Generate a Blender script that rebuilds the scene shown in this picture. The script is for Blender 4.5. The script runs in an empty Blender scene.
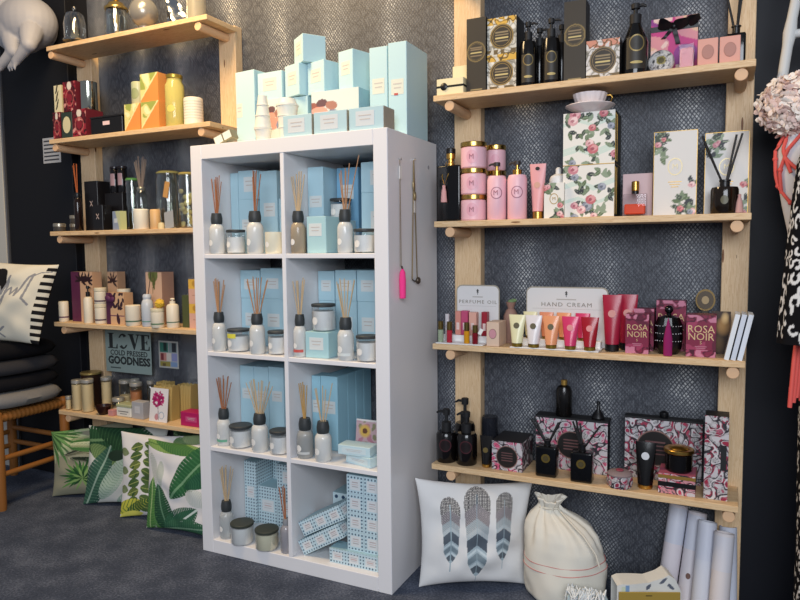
import bpy, bmesh, math, random
import numpy as np
from math import sin, cos, pi, radians, sqrt, atan2
from mathutils import Vector, Matrix
random.seed(4)
SC = bpy.context.scene
COL = SC.collection

# ------------------------------------------------------------------ colour / materials
def lin(h):
    h = h.lstrip('#')
    out = []
    for i in (0, 2, 4):
        c = int(h[i:i+2], 16)/255
        out.append(c/12.92 if c <= .04045 else ((c+.055)/1.055)**2.4)
    return tuple(out)
def rgba(h): return (*lin(h), 1.0)
MATS = {}
def mat(h, rough=.55, metal=0.0, trans=0.0, spec=.5, ior=1.45, coat=0.0, sheen=0.0):
    key = (h, rough, metal, trans, spec, coat, sheen)
    if key in MATS: return MATS[key]
    m = bpy.data.materials.new('m_%s_%d' % (h, len(MATS))); m.use_nodes = True
    p = m.node_tree.nodes['Principled BSDF']
    p.inputs['Base Color'].default_value = rgba(h)
    p.inputs['Roughness'].default_value = rough
    p.inputs['Metallic'].default_value = metal
    p.inputs['Transmission Weight'].default_value = trans
    p.inputs['Specular IOR Level'].default_value = spec
    p.inputs['IOR'].default_value = ior
    p.inputs['Coat Weight'].default_value = coat
    p.inputs['Sheen Weight'].default_value = sheen
    MATS[key] = m
    return m
class G:
    """tiny node graph helper"""
    def __init__(s, name, rough=.6, spec=.4):
        s.m = bpy.data.materials.new(name); s.m.use_nodes = True
        s.t = s.m.node_tree; s.p = s.t.nodes['Principled BSDF']
        s.p.inputs['Roughness'].default_value = rough
        s.p.inputs['Specular IOR Level'].default_value = spec
    def n(s, typ, **kw):
        nd = s.t.nodes.new(typ)
        ins = kw.pop('ins', {})
        for k, v in kw.items(): setattr(nd, k, v)
        for k, v in ins.items(): s.set(nd, k, v)
        return nd
    def set(s, nd, k, v):
        if isinstance(v, bpy.types.NodeSocket): s.t.links.new(v, nd.inputs[k])
        else: nd.inputs[k].default_value = v
    def math(s, op, a, b=0.0, c=0.0, clamp=False):
        nd = s.n('ShaderNodeMath', operation=op, use_clamp=clamp)
        for i, v in enumerate((a, b, c)): s.set(nd, i, v)
        return nd.outputs[0]
    def mix(s, f, a, b):
        nd = s.n('ShaderNodeMix', data_type='RGBA')
        s.set(nd, 0, f); s.set(nd, 6, a); s.set(nd, 7, b)
        return nd.outputs[2]
    def ramp(s, f, stops):
        nd = s.n('ShaderNodeValToRGB'); s.set(nd, 0, f)
        cr = nd.color_ramp
        while len(cr.elements) < len(stops): cr.elements.new(.5)
        for e, (p, c) in zip(cr.elements, stops): e.position = p; e.color = c
        return nd.outputs[0]
    def coord(s, scale=(1, 1, 1), kind='Object', loc=(0, 0, 0)):
        tc = s.n('ShaderNodeTexCoord')
        mp = s.n('ShaderNodeMapping', ins={'Scale': scale, 'Location': loc})
        s.t.links.new(tc.outputs[kind], mp.inputs[0])
        return mp.outputs[0]
    def noise(s, vec, scale, detail=3, rough=.5, out=0):
        nd = s.n('ShaderNodeTexNoise', ins={'Scale': scale, 'Detail': detail, 'Roughness': rough})
        s.t.links.new(vec, nd.inputs['Vector']); return nd.outputs[out]
    def voro(s, vec, scale, feature='F1', rnd=1.0, out='Distance'):
        nd = s.n('ShaderNodeTexVoronoi', feature=feature, ins={'Scale': scale, 'Randomness': rnd})
        s.t.links.new(vec, nd.inputs['Vector']); return nd.outputs[out]
    def base(s, c): s.set(s.p, 'Base Color', c)
    def bump(s, h, strength=.3, dist=.002):
        b = s.n('ShaderNodeBump', ins={'Strength': strength, 'Distance': dist, 'Height': h})
        s.t.links.new(b.outputs[0], s.p.inputs['Normal'])

def wood(name, vec_scale, light, dark, red):
    g = G(name, .5, .35)
    v = g.coord(vec_scale)
    wv = g.noise(v, 5.0, 5, .6)
    f2 = g.noise(g.coord(tuple(x*.3 for x in vec_scale)), 4.0, 2)
    rings = g.math('FRACT', g.math('MULTIPLY', g.math('ADD', wv, g.math('MULTIPLY', f2, .6)), 7.0))
    c = g.ramp(rings, [(0, rgba(light)), (.55, rgba(red)), (.9, rgba(dark)), (1, rgba(light))])
    c2 = g.mix(g.math('MULTIPLY', f2, .55), c, rgba(light))
    kn = g.voro(g.coord(tuple(x*.55 if x > 5 else x*1.6 for x in vec_scale)), 2.0)
    c3 = g.mix(g.math('LESS_THAN', kn, .07), c2, rgba('7a4f2c'))
    g.base(c3); g.bump(wv, .12, .001)
    return g.m
PINE_H = wood('pine_along_x', (1.2, 14, 22), 'e3c59c', 'c49c6e', 'd8b688')
PINE_V = wood('pine_along_z', (20, 14, 1.1), 'e4c7a0', 'c9a276', 'dab98e')
PINE_D = mat('dcb48c', .6)
def thin_glass(tint='eef3f2', gloss=.10, rough=.03, fk=.7):
    m = bpy.data.materials.new('thin_glass_'+tint); m.use_nodes = True; t = m.node_tree; t.nodes.remove(t.nodes['Principled BSDF'])
    tr = t.nodes.new('ShaderNodeBsdfTransparent'); gl = t.nodes.new('ShaderNodeBsdfGlossy'); lw = t.nodes.new('ShaderNodeLayerWeight'); mx = t.nodes.new('ShaderNodeMixShader'); ma = t.nodes.new('ShaderNodeMath')
    tr.inputs[0].default_value = rgba(tint); gl.inputs['Roughness'].default_value = rough; lw.inputs[0].default_value = .35
    ma.operation = 'MULTIPLY_ADD'; ma.inputs[1].default_value = fk; ma.inputs[2].default_value = gloss; t.links.new(lw.outputs['Facing'], ma.inputs[0])
    t.links.new(ma.outputs[0], mx.inputs[0]); t.links.new(tr.outputs[0], mx.inputs[1]); t.links.new(gl.outputs[0], mx.inputs[2]); t.links.new(mx.outputs[0], t.nodes['Material Output'].inputs[0])
    return m

def wallpaper():
    g = G('snakeskin_wallpaper', .5, .4)
    tc = g.n('ShaderNodeTexCoord')
    sep = g.n('ShaderNodeSeparateXYZ'); g.t.links.new(tc.outputs['Object'], sep.inputs[0])
    X, Z = sep.outputs[0], sep.outputs[2]
    wob = g.noise(g.coord((4, 4, 4)), 2.0, 3)
    xw = g.math('ADD', X, g.math('MULTIPLY', g.math('SUBTRACT', wob, .5), .05))
    ph = g.math('MULTIPLY', g.math('DIVIDE', g.math('SUBTRACT', xw, .115), .252), 2*pi)
    band = g.math('MULTIPLY_ADD', g.math('COSINE', ph), .5, .5)          # 1 in the bright columns of raised scales
    bright = g.math('SMOOTHSTEP' if False else 'POWER', band, 1.7)
    patch = g.noise(g.coord((1, 1, .6)), 9.0, 3)
    bright = g.math('MULTIPLY', bright, g.math('MULTIPLY', g.math('SUBTRACT', patch, .18), 2.2, clamp=True))
    # ordered diamond scales, raised in the bright columns
    nz = g.noise(g.coord((1, 1, 1)), 14.0, 3, out=1)
    ns = g.n('ShaderNodeSeparateColor'); g.t.links.new(nz, ns.inputs[0])
    wx = g.math('ADD', X, g.math('MULTIPLY', ns.outputs[0], .022)); wz = g.math('ADD', Z, g.math('MULTIPLY', ns.outputs[1], .022))
    def dia(p, asp):
        u = g.math('DIVIDE', g.math('MULTIPLY_ADD', wz, asp, wx), p); v = g.math('DIVIDE', g.math('MULTIPLY_ADD', wz, -asp, wx), p)
        q = g.math('MAXIMUM', g.math('ABSOLUTE', g.math('SUBTRACT', g.math('FRACT', u), .5)), g.math('ABSOLUTE', g.math('SUBTRACT', g.math('FRACT', v), .5)))
        return g.math('MULTIPLY', g.math('SUBTRACT', .47, q), 4.2, clamp=True)
    m1 = dia(.0120, .80)
    spk = g.noise(g.coord((1, 1, 1)), 75.0, 2, .6)
    # chains of big oval plates down the dark columns
    col = g.math('DIVIDE', g.math('ADD', xw, g.math('MULTIPLY', ns.outputs[0], .030)), .063)
    fx = g.math('SUBTRACT', g.math('FRACT', col), .5)
    stag = g.math('MULTIPLY', g.math('FLOOR', col), .5)
    fz = g.math('SUBTRACT', g.math('FRACT', g.math('ADD', g.math('DIVIDE', g.math('ADD', Z, g.math('MULTIPLY', ns.outputs[1], .045)), .056), stag)), .5)
    rr = g.math('SQRT', g.math('ADD', g.math('MULTIPLY', fx, fx), g.math('MULTIPLY', fz, fz)))
    ring = g.math('SUBTRACT', 1.0, g.math('MULTIPLY', g.math('ABSOLUTE', g.math('SUBTRACT', rr, .42)), 8.0, clamp=True))
    grain = g.noise(g.coord((85, 85, 14)), 3.0, 5, .75)
    dark = g.math('MULTIPLY_ADD', g.math('SUBTRACT', grain, .5), .95, g.math('MULTIPLY_ADD', m1, .07, .30))
    dark = g.math('SUBTRACT', dark, g.math('MULTIPLY', ring, .09))
    brt = g.math('MULTIPLY_ADD', m1, g.math('MULTIPLY_ADD', spk, 1.45, -.08), .20)
    v = g.math('ADD', g.math('MULTIPLY', dark, g.math('SUBTRACT', 1.0, bright)), g.math('MULTIPLY', brt, bright))
    g.base(g.ramp(v, [(0, rgba('1b1d22')), (.3, rgba('40434b')), (.6, rgba('767a80')), (1, rgba('d2d3d1'))]))
    g.bump(m1, .2, .002)
    return g.m
def carpet():
    g = G('carpet_pile', .95, .1)
    v = g.coord((1, 1, 1))
    n1 = g.noise(v, 130.0, 4, .75); n2 = g.noise(v, 9.0, 3)
    c = g.ramp(g.math('MULTIPLY_ADD', n2, .35, g.math('MULTIPLY', n1, .7)), [(.34, rgba('323846')), (.52, rgba('4a5160')), (.72, rgba('767c8b'))])
    g.base(c); g.bump(n1, .6, .004)
    return g.m
def weave(h1, h2, scale=300):
    g = G('woven_' + h1, .9, .15)
    v = g.coord((1, 1, 1)); n1 = g.noise(v, scale, 2, .6)
    g.base(g.mix(n1, rgba(h1), rgba(h2))); g.bump(n1, .3, .002)
    return g.m
def vcol(name='painted', rough=.55, spec=.4, metal=0):
    k = ('vc', rough, spec, metal)
    if k in MATS: return MATS[k]
    g = G('print_%d' % len(MATS), rough, spec)
    a = g.n('ShaderNodeAttribute', attribute_name='Col')
    g.base(a.outputs['Color']); g.p.inputs['Metallic'].default_value = metal
    MATS[k] = g.m
    return g.m

# ------------------------------------------------------------------ mesh building
class MB:
    def __init__(s): s.bm = bmesh.new()
    def box(s, x0, x1, y0, y1, z0, z1, bev=0.0, M=None, seg=1):
        vs = [s.bm.verts.new((x, y, z)) for x in (x0, x1) for y in (y0, y1) for z in (z0, z1)]
        F = [(0, 1, 3, 2), (4, 6, 7, 5), (0, 4, 5, 1), (2, 3, 7, 6), (0, 2, 6, 4), (1, 5, 7, 3)]
        fs = [s.bm.faces.new([vs[i] for i in f]) for f in F]
        if bev > 0:
            es = list({e for f in fs for e in f.edges})
            r = bmesh.ops.bevel(s.bm, geom=es, offset=bev, segments=seg, affect='EDGES', profile=.6)
            vs = list({v for f in r['faces'] for v in f.verts} | {v for v in vs if v.is_valid})
        if M is not None:
            for v in vs: v.co = M @ v.co
        return s
    def lathe(s, prof, seg=24, c=(0, 0, 0), sx=1, sy=1, M=None):
        rings = []
        for r, z in prof:
            if r < 1e-6: rings.append([s.bm.verts.new((c[0], c[1], c[2]+z))])
            else: rings.append([s.bm.verts.new((c[0]+sx*r*cos(2*pi*i/seg), c[1]+sy*r*sin(2*pi*i/seg), c[2]+z)) for i in range(seg)])
        for a, b in zip(rings, rings[1:]):
            for i in range(seg):
                j = (i+1) % seg
                if len(a) == 1 and len(b) == 1: continue
                if len(a) == 1: s.bm.faces.new((a[0], b[i], b[j])) if False else s.bm.faces.new((a[0], b[j], b[i]))
                elif len(b) == 1: s.bm.faces.new((a[i], a[j], b[0]))
                else: s.bm.faces.new((a[i], a[j], b[j], b[i]))
        if M is not None:
            for r in rings:
                for v in r: v.co = M @ v.co
        return s
    def tube(s, pts, r, seg=8, closed=False):
        pts = [Vector(p) for p in pts]; n = len(pts)
        rr = r if isinstance(r, (list, tuple)) else [r]*n
        rings = []; up = Vector((0.123, .31, .94)).normalized()
        for i, p in enumerate(pts):
            t = (pts[min(i+1, n-1)]-pts[max(i-1, 0)])
            if closed: t = pts[(i+1) % n]-pts[i-1]
            t = t.normalized() if t.length > 0 else Vector((0, 0, 1))
            if abs(t.dot(up)) > .95: up = Vector((1, .1, .05)).normalized()
            a = t.cross(up).normalized(); b = t.cross(a)
            rings.append([s.bm.verts.new(p+rr[i]*(a*cos(2*pi*k/seg)+b*sin(2*pi*k/seg))) for k in range(seg)])
        m = n if closed else n-1
        for i in range(m):
            A, B = rings[i], rings[(i+1) % n]
            for k in range(seg):
                j = (k+1) % seg
                s.bm.faces.new((A[k], A[j], B[j], B[k]))
        if not closed:
            s.bm.faces.new(rings[0]); s.bm.faces.new(rings[-1][::-1])
        return s
    def ell(s, c, rx, ry, rz, seg=16, rings=10, M=None):
        prof = [(sin(pi*i/rings), -cos(pi*i/rings)) for i in range(rings+1)]
        prof[0] = (0, -1); prof[-1] = (0, 1)
        mm = Matrix.Translation(c) @ (M.to_4x4() if M is not None else Matrix.Identity(4)) @ Matrix.Diagonal((rx, ry, rz, 1))
        return s.lathe(prof, seg, M=mm)
    def prism(s, outline, y0, y1, M=None):
        """outline in x,z; extruded along y"""
        a = [s.bm.verts.new((x, y0, z)) for x, z in outline]; b = [s.bm.verts.new((x, y1, z)) for x, z in outline]
        s.bm.faces.new(a); s.bm.faces.new(b[::-1]); n = len(a)
        for i in range(n): s.bm.faces.new((a[i], b[i], b[(i+1) % n], a[(i+1) % n]))
        if M is not None:
            for v in a+b: v.co = M @ v.co
        return s
    def grid(s, P):
        """P[i][j] points -> quads"""
        V = [[s.bm.verts.new(p) for p in row] for row in P]
        for i in range(len(V)-1):
            for j in range(len(V[0])-1):
                s.bm.faces.new((V[i][j], V[i+1][j], V[i+1][j+1], V[i][j+1]))
        return V
    def obj(s, name, m, parent=None, smooth=None, loc=None, cols=None):
        bmesh.ops.recalc_face_normals(s.bm, faces=s.bm.faces)
        me = bpy.data.meshes.new(name); s.bm.to_mesh(me); s.bm.free()
        return link(name, me, m, parent, smooth, loc)
def link(name, me, m, parent=None, smooth=None, loc=None):
    me.materials.clear(); me.materials.append(m)
    if smooth is not None:
        ang = smooth if isinstance(smooth, (int, float)) and not isinstance(smooth, bool) else 40
        me.shade_smooth()
        if smooth is not True or True: me.set_sharp_from_angle(angle=radians(ang))
    o = bpy.data.objects.new(name, me); COL.objects.link(o)
    if parent is not None: o.parent = parent
    if loc is not None: o.location = loc
    return o
def thing(name, label, cat, loc=(0, 0, 0), rz=0.0, group=None):
    o = bpy.data.objects.new(name, None); COL.objects.link(o)
    o.empty_display_size = .05
    o.location = loc; o.rotation_euler = (0, 0, rz)
    return tag(o, label, cat, group)
def tag(o, label, cat, group=None):
    o['label'] = label; o['category'] = cat
    if group: o['group'] = group
    return o
def struct(o): o['kind'] = 'structure'; return o

def patch(name, m, parent, r, zc, hw, hh, a0=0.0, oval=True, off=.0006, cx=0, cy=0, n=14):
    """thin sticker that hugs a cylinder of radius r (centre cx,cy), facing -y at a0=0"""
    b = MB(); R = r+off
    if oval:
        c = b.bm.verts.new((cx+R*sin(a0), cy-R*cos(a0), zc))
        prev = None
        for k in (1, 2):
            ring = []
            for i in range(n*2):
                t = pi*i/n; a = a0+hw*k/2*cos(t)/R
                ring.append(b.bm.verts.new((cx+R*sin(a), cy-R*cos(a), zc+hh*k/2*sin(t))))
            for i in range(n*2):
                j = (i+1) % (n*2)
                if prev is None: b.bm.faces.new((c, ring[i], ring[j]))
                else: b.bm.faces.new((prev[i], ring[i], ring[j], prev[j]))
            prev = ring
    else:
        P = [[(cx+R*sin(a0+hw*(2*i/n-1)/R), cy-R*cos(a0+hw*(2*i/n-1)/R), zc+hh*(2*j-1)) for j in (0, 1)] for i in range(n+1)]
        b.grid(P)
    return b.obj(name, m, parent, smooth=60)

TXT = {}
def text(parent, s, size, loc, m, name='lettering', ext=.0004, bold=0.0, rx=pi/2, rz=0.0, sx=1.0, align='CENTER', space=1.0):
    cu = bpy.data.curves.new('t', 'FONT'); cu.body = s; cu.size = size; cu.align_x = align; cu.align_y = 'CENTER'
    cu.extrude = ext; cu.offset = bold; cu.resolution_u = 2; cu.space_character = space
    o = bpy.data.objects.new('t', cu); COL.objects.link(o)
    dg = bpy.context.evaluated_depsgraph_get()
    me = bpy.data.meshes.new_from_object(o.evaluated_get(dg)); bpy.data.objects.remove(o)
    for v in me.vertices: v.co.x *= sx
    r = link(name, me, m, parent); r.location = loc; r.rotation_euler = (rx, 0, rz)
    return r
def strips(parent, rows, m, name='print_lines', y=0.0, t=.0005):
    """rows of (x0,x1,zc,h) as thin raised lines of print on a face at y"""
    b = MB()
    for x0, x1, z, h in rows: b.box(x0, x1, y-t, y, z-h/2, z+h/2)
    return b.obj(name, m, parent)

# ------------------------------------------------------------------ painted art on vertex grids
class Cv:
    def __init__(s, w, h, n, bg):
        """n samples along the longer side"""
        d = max(w, h)/n; s.nx = max(2, int(round(w/d)))+1; s.ny = max(2, int(round(h/d)))+1
        s.w, s.h = w, h
        s.X, s.Y = np.meshgrid(np.linspace(0, w, s.nx), np.linspace(0, h, s.ny), indexing='ij')
        s.c = np.zeros((s.nx, s.ny, 3)); s.c[:] = lin(bg); s.rng = np.random.default_rng(7)
    def put(s, mask, h):
        m = np.clip(mask, 0, 1)[..., None]; s.c = s.c*(1-m)+np.array(lin(h))*m
    def loc(s, cx, cy, ang=0.0):
        dx, dy = s.X-cx, s.Y-cy; ca, sa = cos(ang), sin(ang)
        return dx*ca+dy*sa, -dx*sa+dy*ca
    def ell(s, cx, cy, rx, ry, h, ang=0.0, soft=0.0):
        a, b = s.loc(cx, cy, ang); q = (a/rx)**2+(b/ry)**2
        s.put((q < 1).astype(float) if soft == 0 else (1-q)/soft, h)
    def ring(s, cx, cy, r, wd, h, ry=None):
        a, b = s.loc(cx, cy); q = np.sqrt(a*a+(b*(r/ry if ry else 1))**2); s.put((abs(q-r) < wd/2).astype(float), h)
    def rect(s, x0, x1, y0, y1, h): s.put(((s.X >= x0) & (s.X <= x1) & (s.Y >= y0) & (s.Y <= y1)).astype(float), h)
    def line(s, pts, wd, h):
        m = np.zeros_like(s.X, bool)
        for (ax, ay), (bx, by) in zip(pts, pts[1:]):
            dx, dy = bx-ax, by-ay; L = dx*dx+dy*dy+1e-12
            t = np.clip(((s.X-ax)*dx+(s.Y-ay)*dy)/L, 0, 1)
            m |= ((s.X-ax-t*dx)**2+(s.Y-ay-t*dy)**2) < (wd/2)**2
        s.put(m.astype(float), h)
    def leaf(s, cx, cy, L, W, ang, h, vein=None, nv=9, mid=None, bend=0.0, cut=0.0, slant=1.2):
        a, b = s.loc(cx, cy, ang); t = a/L
        b = b-bend*L*t*t
        prof = W*np.sin(pi*np.clip(t, 0, 1)**.8)**.75
        m = (t > 0) & (t < 1) & (abs(b) < prof)
        stripe = ((t*nv-abs(b)/W*slant*.9) % 1)
        if cut: m &= ~((stripe < cut*1.3) & (abs(b) > prof*.62))
        s.put(m.astype(float), h)
        if vein: s.put((m & (stripe < .24)).astype(float), vein)
        if mid: s.put((m & (abs(b) < W*.07)).astype(float), mid)
    def fan(s, cx, cy, L, n, a0, a1, h, h2, W=.1):
        for k in range(n):
            a = a0+(a1-a0)*k/(n-1); s.leaf(cx, cy, L*(.85+.15*sin(k*2.3)), L*W, a, h if k % 2 else h2)
    def noise(s, scale, seed=0):
        r = np.random.default_rng(seed); out = np.zeros_like(s.X)
        for k in range(7):
            a = r.uniform(0, 2*pi); f = scale*r.uniform(.6, 1.6); p = r.uniform(0, 6.28)
            out += np.sin((s.X*cos(a)+s.Y*sin(a))*f+p+1.3*np.sin((s.X*sin(a)-s.Y*cos(a))*f*.7+p*2))
        return out/3.0

def paint(me, cols):
    at = me.color_attributes.new('Col', 'FLOAT_COLOR', 'POINT')
    a = np.ones((len(me.vertices), 4), np.float32); a[:, :3] = cols
    at.data.foreach_set('color', a.ravel())
def grid_mesh(name, P, cols, wrap=False):
    """P (nx,ny,3) numpy -> mesh with colours"""
    nx, ny = P.shape[:2]
    idx = np.arange(nx*ny).reshape(nx, ny)
    f = np.stack([idx[:-1, :-1], idx[1:, :-1], idx[1:, 1:], idx[:-1, 1:]], -1).reshape(-1, 4)
    me = bpy.data.meshes.new(name); me.from_pydata(P.reshape(-1, 3).tolist(), [], f.tolist())
    paint(me, cols.reshape(-1, 3)); me.update()
    return me
def painted_block(name, parent, w, d, h, cf, cs=None, side='888888', top=None, rough=.5, x0=None, y0=0.0, z0=0.0, spec=.4, back=True):
    """closed box: gridded printed front (-y) and sides (+x and -x), plain top/back. centred on x, front at y0"""
    xl = -w/2 if x0 is None else x0
    V = []; Fc = []; Cc = []
    def sheet(P, c):
        o = len(V); nx, ny = P.shape[:2]
        V.extend(P.reshape(-1, 3).tolist()); Cc.extend(c.reshape(-1, 3).tolist())
        i = np.arange(nx*ny).reshape(nx, ny)+o
        Fc.extend(np.stack([i[:-1, :-1], i[1:, :-1], i[1:, 1:], i[:-1, 1:]], -1).reshape(-1, 4).tolist())
    u, v = cf.X/cf.w, cf.Y/cf.h
    sheet(np.stack([xl+u*w, np.full_like(u, y0), z0+v*h], -1), cf.c)
    if cs is None:
        cs = Cv(.02, .02, 2, side)
    u, v = cs.X/cs.w, cs.Y/cs.h
    sheet(np.stack([np.full_like(u, xl+w), y0+u*d, z0+v*h], -1), cs.c)
    sheet(np.stack([np.full_like(u, xl), y0+d-u*d, z0+v*h], -1), cs.c)
    pl = Cv(.02, .02, 2, top or side); u, v = pl.X/pl.w, pl.Y/pl.h
    sheet(np.stack([xl+u*w, y0+v*d, np.full_like(u, z0+h)], -1), pl.c)
    sheet(np.stack([xl+u*w, y0+d-v*d, np.full_like(u, z0)], -1), pl.c)
    sheet(np.stack([xl+w-u*w, np.full_like(u, y0+d), z0+v*h], -1), pl.c)
    me = bpy.data.meshes.new(name); me.from_pydata(V, [], Fc); paint(me, np.array(Cc)); me.update()
    return link(name, me, vcol(rough=rough, spec=spec), parent)
def pillow_mesh(name, parent, cs, T, cv, back='8a8a80', pinch=.07, m=None, puff=.5, wr=.004, seed=1):
    """cs: BL, BR, TR, TL corners (Vectors); painted front, plain back"""
    BL, BR, TR, TL = [np.array(c, float) for c in cs]
    nrm = np.cross(BR-BL, TL-BL); nrm /= np.linalg.norm(nrm)     # towards viewer if BL->BR is +x and up is +z : -y
    a = cv.X/cv.w*2-1; b = cv.Y/cv.h*2-1
    x = a*(1-pinch*(1-b*b)); y = b*(1-pinch*(1-a*a))
    s, t = (x+1)/2, (y+1)/2
    P = (BL[None, None]*((1-s)*(1-t))[..., None]+BR*(s*(1-t))[..., None]+TR*(s*t)[..., None]+TL*((1-s)*t)[..., None])
    f = np.clip((1-a*a)*(1-b*b), 0, 1)**puff
    ws = Cv.noise(cv, 22/max(cv.w, cv.h)*.6, seed)*wr*np.sqrt(np.clip((1-a*a)*(1-b*b), 0, 1))
    Pf = P+nrm*(T*f+ws)[..., None]; Pb = P-nrm*(T*f*.8)[..., None]
    cb = np.zeros_like(cv.c); cb[:] = lin(back)
    n = cv.nx*cv.ny
    idx = np.arange(n).reshape(cv.nx, cv.ny)
    q = np.stack([idx[:-1, :-1], idx[1:, :-1], idx[1:, 1:], idx[:-1, 1:]], -1).reshape(-1, 4)
    me = bpy.data.meshes.new(name)
    me.from_pydata(np.concatenate([Pf.reshape(-1, 3), Pb.reshape(-1, 3)]).tolist(), [], np.concatenate([q, q[:, ::-1]+n]).tolist())
    paint(me, np.concatenate([cv.c.reshape(-1, 3), cb.reshape(-1, 3)])); me.update()
    return link(name, me, m or vcol(rough=.85, spec=.15), parent, smooth=70)
def fuse(b, name, m, parent, voxel=.006, smooth=6):
    """weld overlapping solids into one continuous skin"""
    me = bpy.data.meshes.new('f'); bmesh.ops.recalc_face_normals(b.bm, faces=b.bm.faces); b.bm.to_mesh(me); b.bm.free()
    o = bpy.data.objects.new('f', me); COL.objects.link(o)
    r = o.modifiers.new('r', 'REMESH'); r.mode = 'VOXEL'; r.voxel_size = voxel
    q = o.modifiers.new('s', 'SMOOTH'); q.iterations = smooth; q.factor = .5
    out = bpy.data.meshes.new_from_object(o.evaluated_get(bpy.context.evaluated_depsgraph_get())); bpy.data.objects.remove(o)
    return link(name, out, m, parent, smooth=80)
# ------------------------------------------------------------------ camera, light, world
cd = bpy.data.cameras.new('camera'); cam = bpy.data.objects.new('camera', cd); COL.objects.link(cam)
_Y, _P, _R = -0.4499, -0.0764, -0.0093
fw = Vector((sin(_Y)*cos(_P), cos(_Y)*cos(_P), sin(_P))); ri = Vector((cos(_Y), -sin(_Y), 0)); up = ri.cross(fw)
r2 = ri*cos(_R)+up*sin(_R); u2 = -ri*sin(_R)+up*cos(_R)
Mx = Matrix((r2, u2, -fw)).transposed().to_4x4(); Mx.translation = (1.7347, -2.2766, 1.1186)
cam.matrix_world = Mx
cd.sensor_width = 36; cd.lens = 673.86/800*36; cd.clip_start = .05
SC.camera = cam

def area(name, loc, aim, size, power, col, sy=None):
    l = bpy.data.lights.new(name, 'AREA'); l.energy = power; l.color = col; l.size = size
    if sy: l.shape = 'RECTANGLE'; l.size_y = sy
    o = bpy.data.objects.new(name, l); COL.objects.link(o); o.location = loc
    o.rotation_euler = (Vector(aim)-Vector(loc)).to_track_quat('-Z', 'Y').to_euler()
    return o
area('ceiling_lamp', (-0.05, -.85, 2.75), (0.1, -.05, 1.8), .5, 38, (1, .70, .36), .8)
area('shop_front_daylight', (2.2, -3.7, 2.05), (.7, 0, .9), 2.0, 100, (.87, .92, 1), 1.5)
W = bpy.data.worlds.new('world'); SC.world = W; W.use_nodes = True
W.node_tree.nodes['Background'].inputs[0].default_value = (.80, .86, 1, 1)
W.node_tree.nodes['Background'].inputs[1].default_value = .24
SC.view_settings.view_transform = 'Standard'; SC.view_settings.look = 'None'
SC.view_settings.exposure = 0.0; SC.view_settings.gamma = 1.0; SC.view_settings.use_curve_mapping = False

# ------------------------------------------------------------------ setting
BLACKWALL = mat('15161b', .6, spec=.3)
struct(MB().box(-3.2, 3.2, -4.2, .05, -.06, 0).obj('floor', carpet()))
struct(MB().box(-.965, 1.80, 0, .05, 0, 3.0).obj('wall_back', wallpaper()))
struct(MB().box(1.80, 3.2, -.006, .05, 0, 3.0).obj('wall_right', mat('14161d', .55, spec=.3)))
struct(MB().box(-1.55, -1.07, -.035, .05, 0, 3.0, .002).obj('wall_left', BLACKWALL))
struct(MB().box(-1.07, -.965, 0, .05, 0, 3.0).obj('trim_1', mat('0b0b0e', .7)))
struct(MB().box(-2.6, -1.562, -.05, .05, 0, 3.0).obj('trim_2', mat('c9c6bd', .6)))
struct(MB().box(-1.562, -1.55, -.045, .05, 0, 3.0).obj('trim_3', mat('8e9096', .35, metal=.8)))

# ------------------------------------------------------------------ pine racks
def rack(x0, x1, posts, levels, label, ztop):
    t = thing('wall_rack', label, 'shelf rack', ((x0+x1)/2, 0, 0), 0, 'pine wall racks')
    ox = (x0+x1)/2
    for a, b in posts:
        MB().box(a-ox, b-ox, -.045, -.001, 0, ztop, .002).obj('post', PINE_V, t)
    for z, dl, dr in levels:
        sh = MB().box(x0+dl-ox, x1+dr-ox, -.22, -.0455, z-.019, z, .0015).obj('shelf_board', PINE_H, t)
        for a, b in posts:
            c = (a+b)/2-ox
            MB().lathe([(0, 0), (.0150, 0), (.0165, .0015), (.0165, .166), (0, .166)], 20,
                       M=Matrix.Translation((c, -.2135, z-.0357)) @ Matrix.Rotation(-pi/2, 4, 'X')).obj('dowel', PINE_D, sh, smooth=40)
    return t
LR = (2.013, 1.613, 1.208, .800, .395); RR = (2.02, 1.611, 1.206, .801, .391)
rack(-.968, -.0634, [(-.998, -.902), (-.157, -.072)], list(zip(LR, (0, -.010, -.034, -.036, -.034), (0,)*5)), 'pine wall rack of five boards between the black wall and the white cube unit', 2.022)
rack(.868, 1.795, [(.873, .969), (1.7245, 1.797)], list(zip(RR, (0, 0, 0, -.008, -.014), (0, 0, 0, -.004, -.010))), 'pine wall rack of boards on round dowels beside the white dress form', 2.6)

# ------------------------------------------------------------------ white cube unit
WHITE = mat('eae8e9', .30, spec=.5)
U_Z = (.05, .4015, .753, 1.1045)
def cube_unit():
    t = thing('cube_shelving_unit', 'tall white eight-cubby shelving unit full of pale blue boxes and diffusers', 'shelving unit', (.395, -.2, 0))
    def p(name, x0, x1, z0, z1, y0=-.2, y1=.192, b=.0015):
        return MB().box(x0-.395, x1-.395, y0, y1, z0, z1, b).obj(name, WHITE, t)
    p('side_panel', 0, .05, 0, 1.49); p('side_panel', .74, .79, 0, 1.49)
    p('top_panel', .0502, .7398, 1.44, 1.49); p('base_panel', .0502, .7398, 0, .05)
    p('divider', .387, .403, .0502, 1.4398, -.199)
    for z in U_Z[1:]:
        for a, b in ((.0503, .3868), (.4032, .7397)): p('shelf', a, b, z-.016, z, -.1985)
    return t
cube_unit()

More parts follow.
